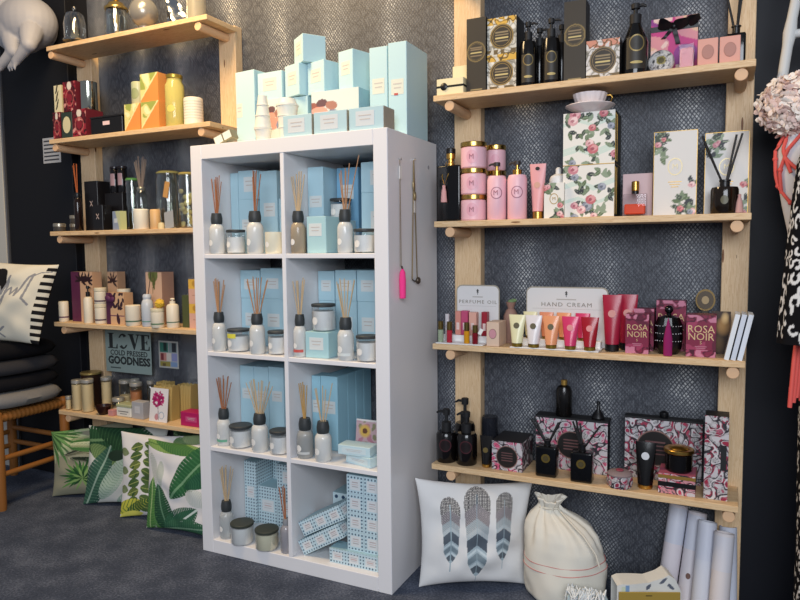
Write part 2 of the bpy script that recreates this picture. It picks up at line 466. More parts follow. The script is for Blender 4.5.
# ------------------------------------------------------------------ product builders
GOLD = mat('c9a052', .28, metal=1); GOLDM = mat('b8924a', .4, metal=.8); BLACKP = mat('101012', .35, spec=.5)
BLACKM = mat('1b1b1d', .6); BLKGL = mat('08080a', .12, spec=.6); PAPERW = mat('efece6', .6); INK = mat('77736f', .7); FAINT = mat('c4bdb8', .7)
SILV = mat('c9cbcd', .2, metal=1); BLUE = mat('b2d4e0', .55); BLUELID = mat('8fbccb', .55); CREAM = mat('ebe3cf', .45)
GREYLID = mat('35393b', .5); FROST = mat('eeeeea', .10, trans=.30, spec=.6); CLEAR = thin_glass('f4f4f5', .02, .03, .25); JAR = thin_glass('fafafa', .04)
REED = mat('b98a63', .8); REEDP = mat('cdb38d', .8); REEDO = mat('a86c48', .8); WAX = mat('ece6d2', .5); WAXB = mat('e6e9e8', .45)
PINK = mat('ecbcc6', .38); WHITEPL = mat('efeeec', .35)

def carton(name, label, cat, x0, x1, yf, z, h, d, m, rz=0, group=None, lab=None, lm=None, lines=2, extra=None):
    """carton with optional label panel lab=(width, height, centre z, dx)"""
    w = x1-x0
    t = thing(name, label, cat, ((x0+x1)/2, yf+d/2, z), rz, group)
    MB().box(-w/2, w/2, -d/2, d/2, 0, h, min(.0012, w*.05)).obj('body', m, t)
    if lab:
        lw, lh, lz, dx = lab
        l = MB().box(dx-lw/2, dx+lw/2, -d/2-.0006, -d/2+.0002, lz-lh/2, lz+lh/2).obj('label_panel', lm or PAPERW, t)
        if lines:
            strips(l, [(dx-lw*(.34-.06*(i % 2)), dx+lw*(.34-.06*(i % 2)), lz+lh*(.2-.26*i), lh*.07) for i in range(lines)], FAINT, y=-d/2-.0006)
    if extra: extra(t, w, d, h)
    return t
def printed(name, label, cat, x0, x1, yf, z, h, d, cf, cs=None, side='888888', top=None, rz=0, group=None, rough=.5, extra=None, spec=.4):
    w = x1-x0
    t = thing(name, label, cat, ((x0+x1)/2, yf+d/2, z), rz, group)
    painted_block('body', t, w, d, h, cf, cs, side, top, rough, y0=-d/2, spec=spec)
    if extra: extra(t, w, d, h)
    return t
def rim(r, h, b=.002): return [(0, 0), (r-b, 0), (r, b), (r, h-b), (r-b, h), (0, h)]
def diffuser(label, x, y, z, r, hb, hc, reeds, rm, glass=FROST, group='reed diffusers in the cube unit', collar=GREYLID, band=None, lab=True, hz=0, disc=True, cw=.66, rr=.0017):
    """reeds: list of (dx, dy, top z)"""
    t = thing('reed_diffuser', label, 'reed diffuser', (x, y, z), 0, group)
    MB().lathe([(0, 0), (r*.86, 0), (r, .006), (r, hb*.74), (r*.97, hb*.82), (r*.86, hb*.90), (r*.66, hb*.97), (r*.55, hb), (0, hb)], 24).obj('bottle', glass, t, smooth=35)
    cr = r*cw
    MB().lathe([(0, hb-.004), (cr, hb-.004), (cr*1.12, hb+.004), (cr*1.14, hb+hc*.5), (cr*.95, hb+hc), (cr*.35, hb+hc), (cr*.3, hb+hc-.006), (0, hb+hc-.006)], 20).obj('collar', collar, t, smooth=35)
    if disc: patch('label_sticker', PAPERW, t, r, hb*.36, r*.4, r*.4, -.3)
    if band: patch('print_band', band, t, r, hb*.2, r*1.1, hb*.045, 0, oval=False)
    for i, (dx, dy, tz) in enumerate(reeds):
        s = .18
        MB().tube([(dx*s, dy*s, hb+hc-.012), (dx, dy, tz)], rr, 6).obj('reed', rm, t)
    return t
def fan_reeds(n, spread, top, seed, lean=0.0, dy=.012):
    R = random.Random(seed); out = []
    for i in range(n):
        f = -1+2*i/(n-1) if n > 1 else 0
        out.append((spread*f*R.uniform(.8, 1.05)+lean, R.uniform(-dy, dy), top+R.uniform(-.012, .006)-.012*f*f))
    return out
def candle(label, x, y, z, r, h, wax=WAXB, lid=GREYLID, lh=.010, glass=None, group='lidded jar candles in the cube unit', sticker=True, yellow=False, fill=.85, cat='candle', name='jar_candle'):
    t = thing(name, label, cat, (x, y, z), 0, group)
    g = h-lh*.7 if lid else h
    MB().lathe([(r*.93, 0), (r, .005), (r, g), (r*.97, g)], 28).obj('jar', glass or JAR, t, smooth=35)
    MB().lathe([(0, .004), (r*.93, .004), (r*.965, .009), (r*.965, g*fill), (0, g*fill)], 28).obj('wax', wax, t, smooth=35)
    if lid: MB().lathe(rim(r*1.03, lh), 28, c=(0, 0, h-lh)).obj('lid', lid, t, smooth=35)
    if sticker: patch('label_sticker', PAPERW, t, r, g*.42, r*.32, r*.32, -.28)
    if yellow: patch('sale_sticker', mat('e0d64c', .5), t, r, g*.78, r*.55, g*.11, -.12, oval=False)
    return t
def pump(label, x, y, z, r, hb, ht, bm=BLACKP, pm=BLACKM, group=None, lab=None, sq=1.0, name='pump_bottle', collar=None, shoulder=.86, disc=None, head=.030, hdir=1):
    t = thing(name, label, 'pump bottle', (x, y, z), 0, group)
    MB().lathe([(0, 0), (r*.92, 0), (r, .004), (r, hb*shoulder), (r*.86, hb*(shoulder+.09)), (r*.4, hb), (0, hb)], 24, sy=sq).obj('bottle', bm, t, smooth=35)
    hh = ht-hb
    MB().lathe([(0, hb-.003), (r*.44, hb-.003), (r*.46, hb+hh*.42), (r*.3, hb+hh*.45), (r*.16, hb+hh*.47), (r*.16, hb+hh*.8), (0, hb+hh*.8)], 18).obj('collar', collar or pm, t, smooth=35)
    MB().lathe([(0, hb+hh*.74), (r*.34, hb+hh*.74), (r*.36, ht-.002), (r*.3, ht), (0, ht)], 16).tube([(0, 0, ht-hh*.12), (hdir*head*.7, -.002, ht-hh*.12), (hdir*head, -.002, ht-hh*.2)], [r*.15, r*.13, r*.10], 8).obj('pump_head', pm, t, smooth=40)
    if disc:
        dm, rm, zc = disc
        patch('emblem_ring', rm, t, r, hb*zc, r*.62, r*.62, .25); patch('emblem', dm, t, r, hb*zc, r*.52, r*.52, .25, off=.001)
    if lab: lab(t)
    return t
def flat_tube(label, x, y, z, w, h, m, capm, group=None, name='cream_tube', caph=.1, mark=None, markh=.62, cat='tube', r=None, d=None, emblem=.5):
    """tube standing on its cap: round at the cap, crimped flat and wide at the top"""
    t = thing(name, label, cat, (x, y, z), 0, group)
    r = r or w*.32; ch = h*caph
    MB().lathe(rim(r*.98, ch), 18).obj('cap', capm, t, smooth=35)
    P = []; n = 20
    for k in range(9):
        s = k/8; zz = ch+(h-ch)*s; a = r+(w/2-r)*s; b = r*(1-s)**.8+.0012
        P.append([(a*cos(2*pi*i/n), b*sin(2*pi*i/n), zz) for i in range(n)]+[(a, 0, zz)])
    mb = MB(); V = mb.grid(P)
    mb.bm.faces.new(V[0][:-1]); mb.bm.faces.new(V[-1][:-1])
    bmesh.ops.remove_doubles(mb.bm, verts=mb.bm.verts, dist=1e-6)
    mb.obj('tube_body', m, t, smooth=50)
    if mark:
        zz = ch+(h-ch)*markh; b = r*(1-markh)**.8+.0012; bt = r*(1-markh-.12)**.8+.0012
        al = atan2(b-bt, (h-ch)*.12)
        o = MB().lathe([(0, 0), (w*.19*emblem*2, 0), (w*.19*emblem*2, .0012), (0, .0012)], 20).obj('emblem', mark, t)
        o.location = (0, -b*.98, zz); o.rotation_euler = (pi/2-al, 0, 0)
    return t
def bottle(label, x, y, z, prof, m, cat='bottle', name='bottle', cap=None, capm=None, group=None, sticker=None, sy=1.0):
    t = thing(name, label, cat, (x, y, z), 0, group)
    MB().lathe(prof, 24, sy=sy).obj('body', m, t, smooth=35)
    if cap: MB().lathe(cap, 20).obj('cap', capm, t, smooth=35)
    if sticker: sticker(t)
    return t
def cyl_jar(label, x, y, z, r, h, bm, lm, lh=.014, name='jar', cat='jar', group=None, band=None, disc=None, inner=None, lr=1.03):
    t = thing(name, label, cat, (x, y, z), 0, group)
    MB().lathe([(0, 0), (r*.92, 0), (r, .004), (r, h-lh-.003), (r*.9, h-lh), (0, h-lh)], 24).obj('body', bm, t, smooth=35)
    if inner:
        im, f = inner
        MB().lathe([(0, .003), (r*.95, .003), (r*.95, h*f), (0, h*f)], 20).obj('contents', im, t, smooth=35)
    if lm: MB().lathe(rim(r*lr, lh), 24, c=(0, 0, h-lh)).obj('lid', lm, t, smooth=35)
    if band:
        m2, zc, hh = band; patch('print_band', m2, t, r, h*zc, r*1.5, hh, .3, oval=False)
    if disc:
        m2, zc, s = disc; patch('emblem', m2, t, r, h*zc, r*s, r*s*1.15, .2)
    return t
# ------------------------------------------------------------------ art for printed cartons
def floral(w, h, n=60, seed=1, corner=False, bg='e9e4da', dens=1.0):
    c = Cv(w, h, n, bg); R = random.Random(seed)
    if not corner:
        for k in range(3): y0 = h*R.uniform(.2, .8); c.line([(0, y0), (w*.3, y0+.012), (w*.6, y0-.006), (w, y0+.016)], .010, 'cfdccf')
    pts = []
    if corner:
        for k in range(9): pts.append((R.uniform(0, w*.42), h-R.uniform(0, h*.2)))
        for k in range(8): pts.append((w-R.uniform(0, w*.38), R.uniform(0, h*.2)))
        pts += [(.02, h*.70), (w-.012, h*.36), (w*.55, .006)]
    else:
        m = int(28*dens*(w*h)/(.154*.155))
        pts = [(R.uniform(0, w), R.uniform(0, h)) for _ in range(m)]
    for i, (x, y) in enumerate(pts):
        a = R.uniform(0, 6.3)
        for k in range(R.choice((2, 3))): c.leaf(x, y, R.uniform(.018, .03), .0062, a+k*1.1, R.choice(('3f4a3c', '5c6f4c', '77876a', '2f3338', '8b9a80')), mid='9aa68c')
    for i, (x, y) in enumerate(pts):
        if i % 3: continue
        s = R.uniform(.010, .017) if not corner else R.uniform(.006, .010); hue = R.choice((('c9828c', 'e3b3b4', 'a85a68'), ('dba6a8', 'efd0cc', 'b77880'), ('c46a70', 'dc9a9a', 'a0525c'), ('8a8f9c', 'a9adb6', '666b78')))
        c.ell(x, y, s, s*.9, hue[0]); c.ell(x+s*.2, y+s*.2, s*.7, s*.55, hue[1], .5); c.ell(x-s*.1, y, s*.35, s*.3, hue[2], .3)
    return c
def noir(w, h, n0=56, seed=1, red='b83a55', disc=None, bg='aaa5a8', pink='cc7f96'):
    n = int(n0*2.3); c = Cv(w, h, n, bg); f = 1/.0125
    a = c.noise(f*2.2, seed); b = c.noise(f*1.6, seed+5); d = c.noise(f*5.0, seed+9)
    c.put((a > .45).astype(float), red); c.put(((a > .1) & (a <= .45)).astype(float), pink)
    c.put((abs(b) < .17).astype(float), '2c282e'); c.put((abs(d-.3) < .14).astype(float), '4b464c')
    c.put((abs(b-.45) < .13).astype(float), 'cfcacc'); c.put((b < -.75).astype(float), 'c4bfc2')
    if disc:
        x, y, r = disc; c.ell(x, y, r*1.14, r*1.14, '8b6a62'); c.ell(x, y, r*1.06, r*1.06, '2a2423'); c.ell(x, y, r, r, '1d1918')
        for k in (-.35, -.1, .15, .4): c.line([(x-r*.55, y+r*k), (x+r*.55, y+r*k)], r*.09, '6b4a4a')
    return c
def olive(w, h, n=120, emblem_y=.55, r=None, bg='38332b', ring='7d6c45', cream=False):
    c = Cv(w, h, n, bg); r = r or w*.44; x, y = w/2, h*emblem_y
    c.ring(x, y, r, .004, ring); c.ring(x, y, r*.84, .0025, '5d5138')
    for k, cc in ((.42, '85745a'), (.2, '85745a'), (-.12, 'c7b57c'), (-.4, '85745a')): c.line([(x-r*.6, y+r*k), (x+r*.6, y+r*k)], r*.12, cc)
    c.line([(w*.22, h*.045), (w*.78, h*.045)], .0035, '9a8a62')
    return c
def lace(w, h, n=90, seed=3, top='d3a94a', bg='cbc8bd', line='4a463d', disc='35302a', ring='8c7440'):
    c = Cv(w, h, n, bg); x, y = w/2, h*.48
    g = c.noise(170, seed); q = c.noise(120, seed+7)
    c.put((abs(g) < .28).astype(float), '98958b'); c.put((abs(q) < .14).astype(float), '77746a'); c.put((g > 1.0).astype(float), 'e2dfd6')
    c.put(((c.Y > h*.80) & (g > -.4)).astype(float), top); c.put(((c.Y > h*.80) & (abs(g) < .18)).astype(float), '5a4a2a')
    c.put(((c.Y < h*.13) & (g > -.1)).astype(float), '6b5a3a')
    r = w*.36; c.ell(x, y, r*1.13, r*1.13, ring); c.ell(x, y, r, r, disc); c.ring(x, y, r*.86, .002, ring)
    for k, cc in ((.38, '8c7d60'), (.14, '8c7d60'), (-.14, 'c7b57c'), (-.42, '8c7d60')): c.line([(x-r*.58, y+r*k), (x+r*.58, y+r*k)], r*.12, cc)
    return c
def dotted(w, h, nl=3, n=None, sp=.0125, bg='c6dde4', dot='2f4a66', label=True):
    c = Cv(w, h, n or int(max(w, h)/.0016), bg)
    cx = w/max(nl, 1)
    fx, fy = (c.X % sp)-sp/2, (c.Y % sp)-sp/2
    c.put((np.hypot(fx, fy) < sp*.24).astype(float), dot)
    if label:
        for k in range(nl):
            x0 = cx*k; lw = min(cx*.6, .055); lh = min(h*.56, .045); mx = x0+cx/2
            c.rect(mx-lw/2, mx+lw/2, h/2-lh/2, h/2+lh/2, 'dfe3e4')
            for q, cc in ((.2, 'b7a6a6'), (0, 'c9a9a4'), (-.2, 'b7b2b2')): c.line([(mx-lw*.3, h/2+lh*q), (mx+lw*.3, h/2+lh*q)], .002, cc)
    return c
def rosa(w, h, n=56, seed=2):
    c = Cv(w, h, n, '7c2340'); g = c.noise(70, seed); d = c.noise(150, seed+3)
    c.put((g > .55).astype(float), '9a3a5a'); c.put((g < -.75).astype(float), '5e1a33')
    e = ((c.Y < h*.17) | (c.Y > h*.83)).astype(float)
    c.put(e*(d > .2), 'c17a92'); c.put(e*(abs(d+.3) < .2), '4a1228')
    return c

# ================================================================== RIGHT RACK : top board
z = RR[1]+.0005
def ribbon_soap(label, x0, x1, yf, z, h, d):
    t = carton('soap_box', label, 'soap box', x0, x1, yf, z, h, d, mat('e9ddb4', .6), group='cream soap boxes with black ribbon')
    w = x1-x0
    MB().box(-w/2-.0008, w/2+.0008, -d/2-.0008, d/2+.0008, h*.46, h*.58).obj('ribbon', BLACKP, t)
    o = MB().lathe([(0, 0), (.011, 0), (.012, .002), (.009, .004), (0, .004)], 18).obj('wax_seal', BLACKP, t, smooth=40)
    o.location = (-w*.22, -d/2-.0006, h*.52); o.rotation_euler = (pi/2, 0, 0)
    return t
ribbon_soap('cream soap box with black ribbon lying at the very end of the top board', .874, .966, -.205, z, .053, .055)
ribbon_soap('cream ribboned soap box half hidden behind the tall olive box', .905, .968, -.142, z, .105, .05)
def gsmall(t, w, d, h): pass
CO = dict(cat='box')
printed('tall_carton', 'tall dark olive carton standing beside the cream ribboned soap boxes', 'box', .972, 1.036, -.19, z, .233, .06, olive(.066, .233, r=.030), side='2b2721', group='tall dark olive cartons')
printed('candle_carton', 'gold and white lace print carton at the bottom of the stack of two', 'box', 1.039, 1.133, -.185, z, .1125, .09, lace(.094, .112), side='1c1a17', group='lace print cartons')
printed('candle_carton', 'gold and white lace print carton on top of the stack of two', 'box', 1.039, 1.133, -.183, z+.1128, .1125, .09, lace(.094, .112, seed=4), side='1c1a17', group='lace print cartons')
def olabel(t, r=.027, hb=.14):
    patch('label_panel', mat('2e2a24', .5), t, r, hb*.42, r*.82, hb*.30, .25, oval=False)
    patch('emblem_ring', mat('8a7748', .4, metal=.3), t, r, hb*.60, r*.62, r*.66, .25, off=.001); patch('emblem', mat('2b2822', .5), t, r, hb*.60, r*.52, r*.55, .25, off=.0015)
    patch('print_line', mat('b7a468', .5), t, r, hb*.24, r*.5, .004, .25, off=.001)
for lab, x, y, d in (('black pump bottle next to the lace print stack, front row', 1.164, -.158, 1), ('black pump bottle next to the second tall olive carton, front row', 1.236, -.158, 1),
                  ('black pump bottle behind the front one beside the lace print stack', 1.181, -.082, -1), ('black pump bottle behind the front one beside the second tall olive carton', 1.252, -.082, -1)):
    pump(lab, x, y, z, .0275, .150, .205, mat('0d0c0c', .15, spec=.6), BLACKM, 'black pump bottles on the top board', olabel if y < -.1 else None)
printed('tall_carton', 'tallest dark olive carton, between the pump bottles and a pink lace cube', 'box', 1.279, 1.343, -.178, z, .240, .065, olive(.066, .24, emblem_y=.58, r=.031), side='1d1a16', group='tall dark olive cartons')
printed('candle_carton', 'single lace print carton with pink top edge beside the bell shaped pump bottle', 'box', 1.347, 1.442, -.185, z, .114, .09, lace(.095, .114, seed=6, top='c98a74', bg='cfccca', ring='7c6a4c'), side='2a2624')
pump('black bell shaped pump bottle with round emblem between lace carton and pink marbled box', 1.481, -.155, z, .0365, .155, .21, mat('0b0b0c', .14, spec=.6), BLACKM, None,
     lambda t: (olabel(t, .0365, .15)), shoulder=.62, hdir=1)
def marble_art():
    c = Cv(.132, .17, 60, 'd98f96'); g = c.noise(34, 3); q = c.noise(60, 8)
    c.put((g > .2).astype(float), 'c23a7e'); c.put((g > .8).astype(float), '8c2f86'); c.put((g < -.5).astype(float), 'e2b79a'); c.put((g < -1.0).astype(float), 'b9c6d8')
    c.put(((q > .8)).astype(float), 'e9c7bd'); c.put(((q < -1)).astype(float), '7a3348'); return c
def bow(t, w, d, h):
    zc = h*.83; b = MB()
    b.box(-w/2-.001, w/2+.001, -d/2-.001, d/2+.001, zc-.008, zc+.008).obj('ribbon', BLACKP, t)
    b = MB()
    def loop(cx, cz, rx, rz, tilt, dep=.020, y=-d/2-.007):
        M = Matrix.Translation((cx, y-.003, cz)) @ Matrix.Rotation(tilt, 4, 'Y') @ Matrix.Rotation(-.75, 4, 'X'); n = 18
        b.grid([[M @ Vector((rx*cos(2*pi*i/n), q*dep+.004*sin(4*pi*i/n), rz*sin(2*pi*i/n)*(1-.45*(1+sgn*cos(2*pi*i/n))/2))) for q in (-.5, .5)] for i in range(n+1)])
    sgn = 1; loop(-.022, zc+.008, .022, .011, .30); sgn = -1; loop(.022, zc+.008, .022, .011, -.30); sgn = -1; loop(.054, zc+.014, .017, .011, -.35)
    b.ell((0, -d/2-.010, zc+.001), .007, .007, .008)
    for x1_, z1_ in ((.012, -.050), (-.030, -.030)): b.grid([[(x1_*f+q*.013, -d/2-.006-.004*sin(f*6), zc+z1_*f) for q in (-.5, .5)] for f in (0, .25, .5, .75, 1)])
    b.obj('bow', mat('141215', .45), t, smooth=60)
printed('gift_box', 'pink marbled gift box tied with a black bow', 'gift box', 1.518, 1.646, -.088, z, .178, .04, marble_art(), side='b06a86', extra=bow)
def soap_disc():
    t = thing('wrapped_soap', 'round wrapped soap in black and white marbling leaning on the pink gift box', 'soap', (1.553, -.155, z))
    n = 22; V = MB()
    c = Cv(.076, .076, 46, 'c4c2be'); g = c.noise(330, 5); c.put((g > .5).astype(float), '3b3a3c'); c.put((abs(g+.4) < .25).astype(float), '8d8b90')
    c.ell(.038, .038, .013, .013, '8a8148'); c.ell(.038, .038, .009, .009, '4f4a2c')
    th = np.linspace(0, 2*pi, 41); s = np.linspace(0, 1, 22); S, T = np.meshgrid(s, th, indexing='ij')
    x = .036*S*np.cos(T); y = .036*S*np.sin(T); bul = -.012*np.sqrt(np.clip(1-S**2, 0, 1))-.004
    ix = np.clip(((x+.038)/.076*(c.nx-1)).astype(int), 0, c.nx-1); iy = np.clip(((y+.038)/.076*(c.ny-1)).astype(int), 0, c.ny-1)
    P1 = np.stack([x, bul, y+.036], -1); P2 = np.stack([x, -bul, y+.036], -1)
    me = grid_mesh('body', np.concatenate([P1, P2[::-1]], 0), np.concatenate([c.c[ix, iy], c.c[ix, iy][::-1]], 0))
    o = link('body', me, vcol(rough=.5), t, smooth=60); o.rotation_euler = (-.16, 0, 0)
    return t
soap_disc()
t = carton('clear_box', 'small clear box filled with pink bath petals', 'box', 1.602, 1.642, -.185, z, .070, .04, CLEAR)
MB().box(-.0175, .0175, -.0175, .0175, .002, .060, .004).ell((-.006, -.012, .05), .010, .007, .012).ell((.008, -.008, .054), .009, .009, .01).obj('petals', mat('cf7884', .7), t, smooth=40)
def ovalbox(label, x0, x1, yf, z, h, d, m, om, group, rm=None):
    t = carton('soap_box', label, 'soap box', x0, x1, yf, z, h, d, m, group=group); w = x1-x0
    for nm, mm, s, o_ in (('window_rim', rm or mat('a9776a', .6), 1.12, .0006), ('soap', om, 1.0, .0012)):
        o = MB().lathe([(0, 0), (w*.27*s, 0), (w*.27*s, o_), (0, o_)], 26, sy=1.28).obj(nm, mm, t); o.location = (0, -d/2, h*.52); o.rotation_euler = (pi/2, 0, 0)
    return t
SOAPP = mat('dba090', .6); SOAPI = mat('b07f74', .6)
ovalbox('pink soap box with oval window next to the clear box of petals', 1.651, 1.702, -.19, z, .076, .05, SOAPP, SOAPI, 'pink oval window soap boxes')
ovalbox('pink soap box with oval window in front of the black square diffuser', 1.706, 1.757, -.19, z, .075, .05, SOAPP, SOAPI, 'pink oval window soap boxes')
def blackdiff(label, x, y, z, w, d, hb, hn, reeds, emblem=None, group='black reed diffusers', rr=.0032, sh=.012, name='reed_diffuser'):
    t = thing(name, label, 'reed diffuser', (x, y, z), 0, group)
    MB().box(-w/2, w/2, -d/2, d/2, 0, hb, sh*.55, seg=3).obj('bottle', BLKGL, t, smooth=40)
    MB().lathe([(0, hb-.002), (.012, hb-.002), (.012, hb+.003), (.010, hb+.004), (.010, hb+hn-.004), (.013, hb+hn-.003), (.013, hb+hn), (.006, hb+hn), (.006, hb+hn-.01), (0, hb+hn-.01)], 20).obj('neck', BLACKP, t, smooth=35)
    if emblem:
        m1, m2, r, zc = emblem
        for nm, mm, rr_, o_ in (('emblem_rim', m1, r, .0012), ('emblem', m2, r*.62, .0018)):
            o = MB().lathe([(0, 0), (rr_, 0), (rr_, o_), (0, o_)], 24).obj(nm, mm, t); o.location = (0, -d/2, hb*zc); o.rotation_euler = (pi/2, 0, 0)
    for dx, dy, tz in reeds: MB().tube([(dx*.1, dy*.1, hb+hn-.012), (dx, dy, tz)], rr, 7).obj('reed', BLACKM, t)
    return t
blackdiff('black square diffuser bottle behind the end pink soap box, black reeds reaching high', 1.746, -.10, z, .05, .05, .100, .024, [(-.045, 0, .30), (-.038, .01, .27), (.012, 0, .28), (.022, .01, .30)], rr=.003)

# ================================================================== RIGHT RACK : second board
z = RR[2]+.0005
t = blackdiff('black square bottle with gold neck and hanging pink tassel', .897, -.14, z, .086, .055, .186, .001, [], None, None, name='perfume_bottle')
t['category'] = 'bottle'
MB().lathe([(0, .186), (.013, .186), (.013, .194), (.009, .196), (.009, .208), (.015, .209), (.015, .226), (0, .226)], 20).obj('gold_neck', GOLD, t, smooth=35)
MB().lathe([(0, .226), (.016, .226), (.016, .242), (.012, .245), (0, .245)], 20).obj('stopper', BLACKP, t, smooth=35)
MB().tube([(-.012, -.008, .200), (-.020, -.030, .15), (-.012, -.031, .12), (0, -.031, .15), (.012, -.008, .200)], .0012, 6).obj('chain', GOLD, t)
MB().lathe([(0, .062), (.011, .064), (.008, .10), (.005, .112), (.006, .118), (0, .122)], 14, c=(-.011, -.036, 0)).obj('tassel', mat('dba4a0', .85), t, smooth=50)
PK = dict(bm=PINK, lm=mat('c6a55c', .25, metal=1), lh=.016, group='pink jars with gold lids', disc=(mat('e4a9b6', .4), .42, .45), name='bath_jar')
EMB = mat('a8717f', .4)
for k, s in enumerate(('bottom', 'middle', 'top')): cyl_jar('pink jar with gold lid, %s one of the stack of three' % s, .983, -.155, z+.0848*k, .042, .0845, **PK); text(bpy.data.objects['bath_jar' if k == 0 else 'bath_jar.%03d' % k], 'M', .024, (.007, -.0428, .035), EMB)
for k, s in enumerate(('bottom', 'middle', 'top')): cyl_jar('pink jar with gold lid, %s one of the stack behind the front stack' % s, 1.047-.012, -.079, z+.0838*k, .0325, .0835, **PK)
def pinkpump(label, x):
    t = pump(label, x, -.17, z, .031, .137, .184, PINK, mat('3a3432', .4), 'pink pump bottles', collar=GOLD, disc=(PINK, EMB, .62), shoulder=.93, head=.026, hdir=-1)
    text(t, 'M', .022, (.006, -.0325, .085), EMB)
pinkpump('pink pump bottle standing beside the stack of pink jars', 1.067); pinkpump('pink pump bottle standing beside the pink tube', 1.134)
t = flat_tube('pink tube with gold cap between pump bottle and small floral box', 1.199, -.165, z, .052, .172, mat('e2a3a6', .4), GOLD, caph=.14, mark=mat('cfa08f', .5), markh=.55)
o = MB().lathe([(0, 0), (.007, 0), (.007, .001), (0, .001)], 16, sy=.8).obj('hang_hole', BLACKM, t); o.location = (0, -.005, .157); o.rotation_euler = (pi/2-.12, 0, 0)
def mono(t, w, d, h, zc=.5, s=.022, hx=0, gm=None):
    gm = gm or GOLDM
    o = MB().lathe([(s*.82, 0), (s*.95, 0), (s*.95, .0006), (s*.82, .0006)], 28, sy=1.25).obj('emblem_ring', gm, t); o.location = (hx, -d/2, h*zc); o.rotation_euler = (pi/2, 0, 0)
    text(t, 'M', s*1.0, (hx, -d/2-.0005, h*zc), gm)
printed('small_carton', 'small white floral carton with gold monogram in front of the white bottle', 'box', 1.226, 1.287, -.195, z, .108, .05, floral(.063, .108, seed=11, corner=True), side='d9d3c8', extra=lambda t, w, d, h: mono(t, w, d, h, .55, .014))
bottle('white rounded bottle peeking out behind the small floral carton', 1.252, -.115, z, [(0, 0), (.027, 0), (.028, .004), (.028, .125), (.024, .135), (.012, .142), (0, .142)], WHITEPL, cap=[(0, .142), (.009, .142), (.009, .158), (.004, .163), (0, .163)], capm=WHITEPL)
for k, s in ((0, 'lower'), (1, 'upper')):
    t = printed('hat_box', 'white floral gift box with black and gold side, %s of the stack of two' % s, 'gift box', 1.280, 1.432, -.18, z+.1575*k, .157, .125, floral(.152, .157, 84, seed=21+k), side='2b2a22', top='d9d3c8', group='stacked floral gift boxes')
    MB().box(-.0765, .0765, -.0632, .0632, .0001, .0022).box(.0758, .0768, -.05, -.046, .01, .15).box(.0758, .0768, -.02, -.014, .01, .15).obj('gold_trim', GOLDM, t)
zt = z+.3147
def scallop(t, prof, m, name, amp=.04, n=12, seg=72):
    b = MB(); P = []
    for r, zz in prof: P.append([(r*(1+amp*abs(cos(n*pi*i/seg)) if r > .02 else r)*cos(2*pi*i/seg) if r > .02 else r*cos(2*pi*i/seg), (r*(1+amp*abs(cos(n*pi*i/seg))))*sin(2*pi*i/seg) if r > .02 else r*sin(2*pi*i/seg), zz) for i in range(seg+1)])
    b.grid(P); bmesh.ops.remove_doubles(b.bm, verts=b.bm.verts, dist=1e-6)
    return b.obj(name, m, t, smooth=70)
CHINA = mat('eadfde', .2, spec=.6)
t = thing('saucer', 'white scalloped saucer on top of the floral gift boxes', 'saucer', (1.353, -.150, zt))
scallop(t, [(.001, 0), (.03, 0), (.034, .004), (.055, .011), (.072, .021), (.071, .023), (.034, .0062), (.001, .0062)], CHINA, 'plate', .025, 14)
t = thing('teacup', 'pale pink fluted teacup with gold handle on the saucer', 'cup', (1.353, -.150, zt+.0065))
scallop(t, [(.001, 0), (.024, 0), (.026, .005), (.038, .018), (.046, .038), (.049, .05), (.047, .05), (.036, .02), (.001, .008)], CHINA, 'bowl', .05, 16)
MB().tube([(.044, 0, .042), (.060, 0, .044), (.066, 0, .034), (.060, 0, .022), (.042, 0, .022)], .003, 8).obj('gold_handle', GOLD, t, smooth=60)
carton('backing_carton', 'plain pale pink carton standing behind the clear perfume bottle', 'box', 1.448, 1.533, -.12, z, .130, .05, mat('d9bcbc', .6))
t = thing('perfume_bottle', 'clear square perfume bottle with orange red liquid and gold cap', 'perfume', (1.490, -.165, z))
MB().box(-.033, .033, -.018, .018, 0, .066, .004, seg=2).obj('glass', CLEAR, t, smooth=40)
MB().box(-.029, .029, -.014, .014, .006, .036, .003).obj('liquid', mat('e0502c', .2), t)
MB().lathe([(0, .066), (.010, .066), (.010, .074), (0, .074)], 18).obj('collar', BLACKP, t, smooth=35)
MB().lathe(rim(.011, .029), 18, c=(0, 0, .074)).obj('cap', GOLD, t, smooth=35)
def edge_gold(t, w, d, h):
    MB().box(w/2-.0006, w/2+.0006, -d/2-.0006, -d/2+.0006, 0, h).box(-w/2-.0006, w/2+.0006, -d/2-.0006, -d/2+.0006, h-.0006, h+.0006).box(-w/2-.0006, -w/2+.0006, -d/2-.0006, -d/2+.0006, 0, h).obj('gold_edge', GOLDM, t)
    mono(t, w, d, h, .58, .021, 0, mat('cbbb92', .4, metal=.3)); strips(t, [(-.018, .018, h*.40, .002), (-.014, .014, h*.37, .002), (-.010, .010, h*.34, .002)], GOLDM, y=-d/2)
WT = 'dcd8d2'
printed('tall_carton', 'tall white monogrammed carton with floral corners beside the perfume bottle', 'box', 1.540, 1.655, -.165, z, .240, .06, floral(.115, .24, 80, seed=31, corner=True, bg=WT), side='c9c0b0', group='tall white floral corner cartons', extra=edge_gold)
printed('tall_carton', 'tall white monogrammed carton with floral corners behind the brown black diffuser', 'box', 1.675, 1.787, -.128, z, .232, .06, floral(.112, .232, 80, seed=35, corner=True, bg=WT), side='c9c0b0', group='tall white floral corner cartons', extra=edge_gold)
t = thing('reed_diffuser', 'round brown black diffuser with crossed black reeds and pink tassel before the white carton', 'reed diffuser', (1.728, -.178, z))
MB().lathe([(0, 0), (.034, 0), (.036, .003), (.036, .066), (.033, .073), (.014, .075), (0, .075)], 30).obj('bottle', mat('1a120a', .12, spec=.6), t, smooth=35)
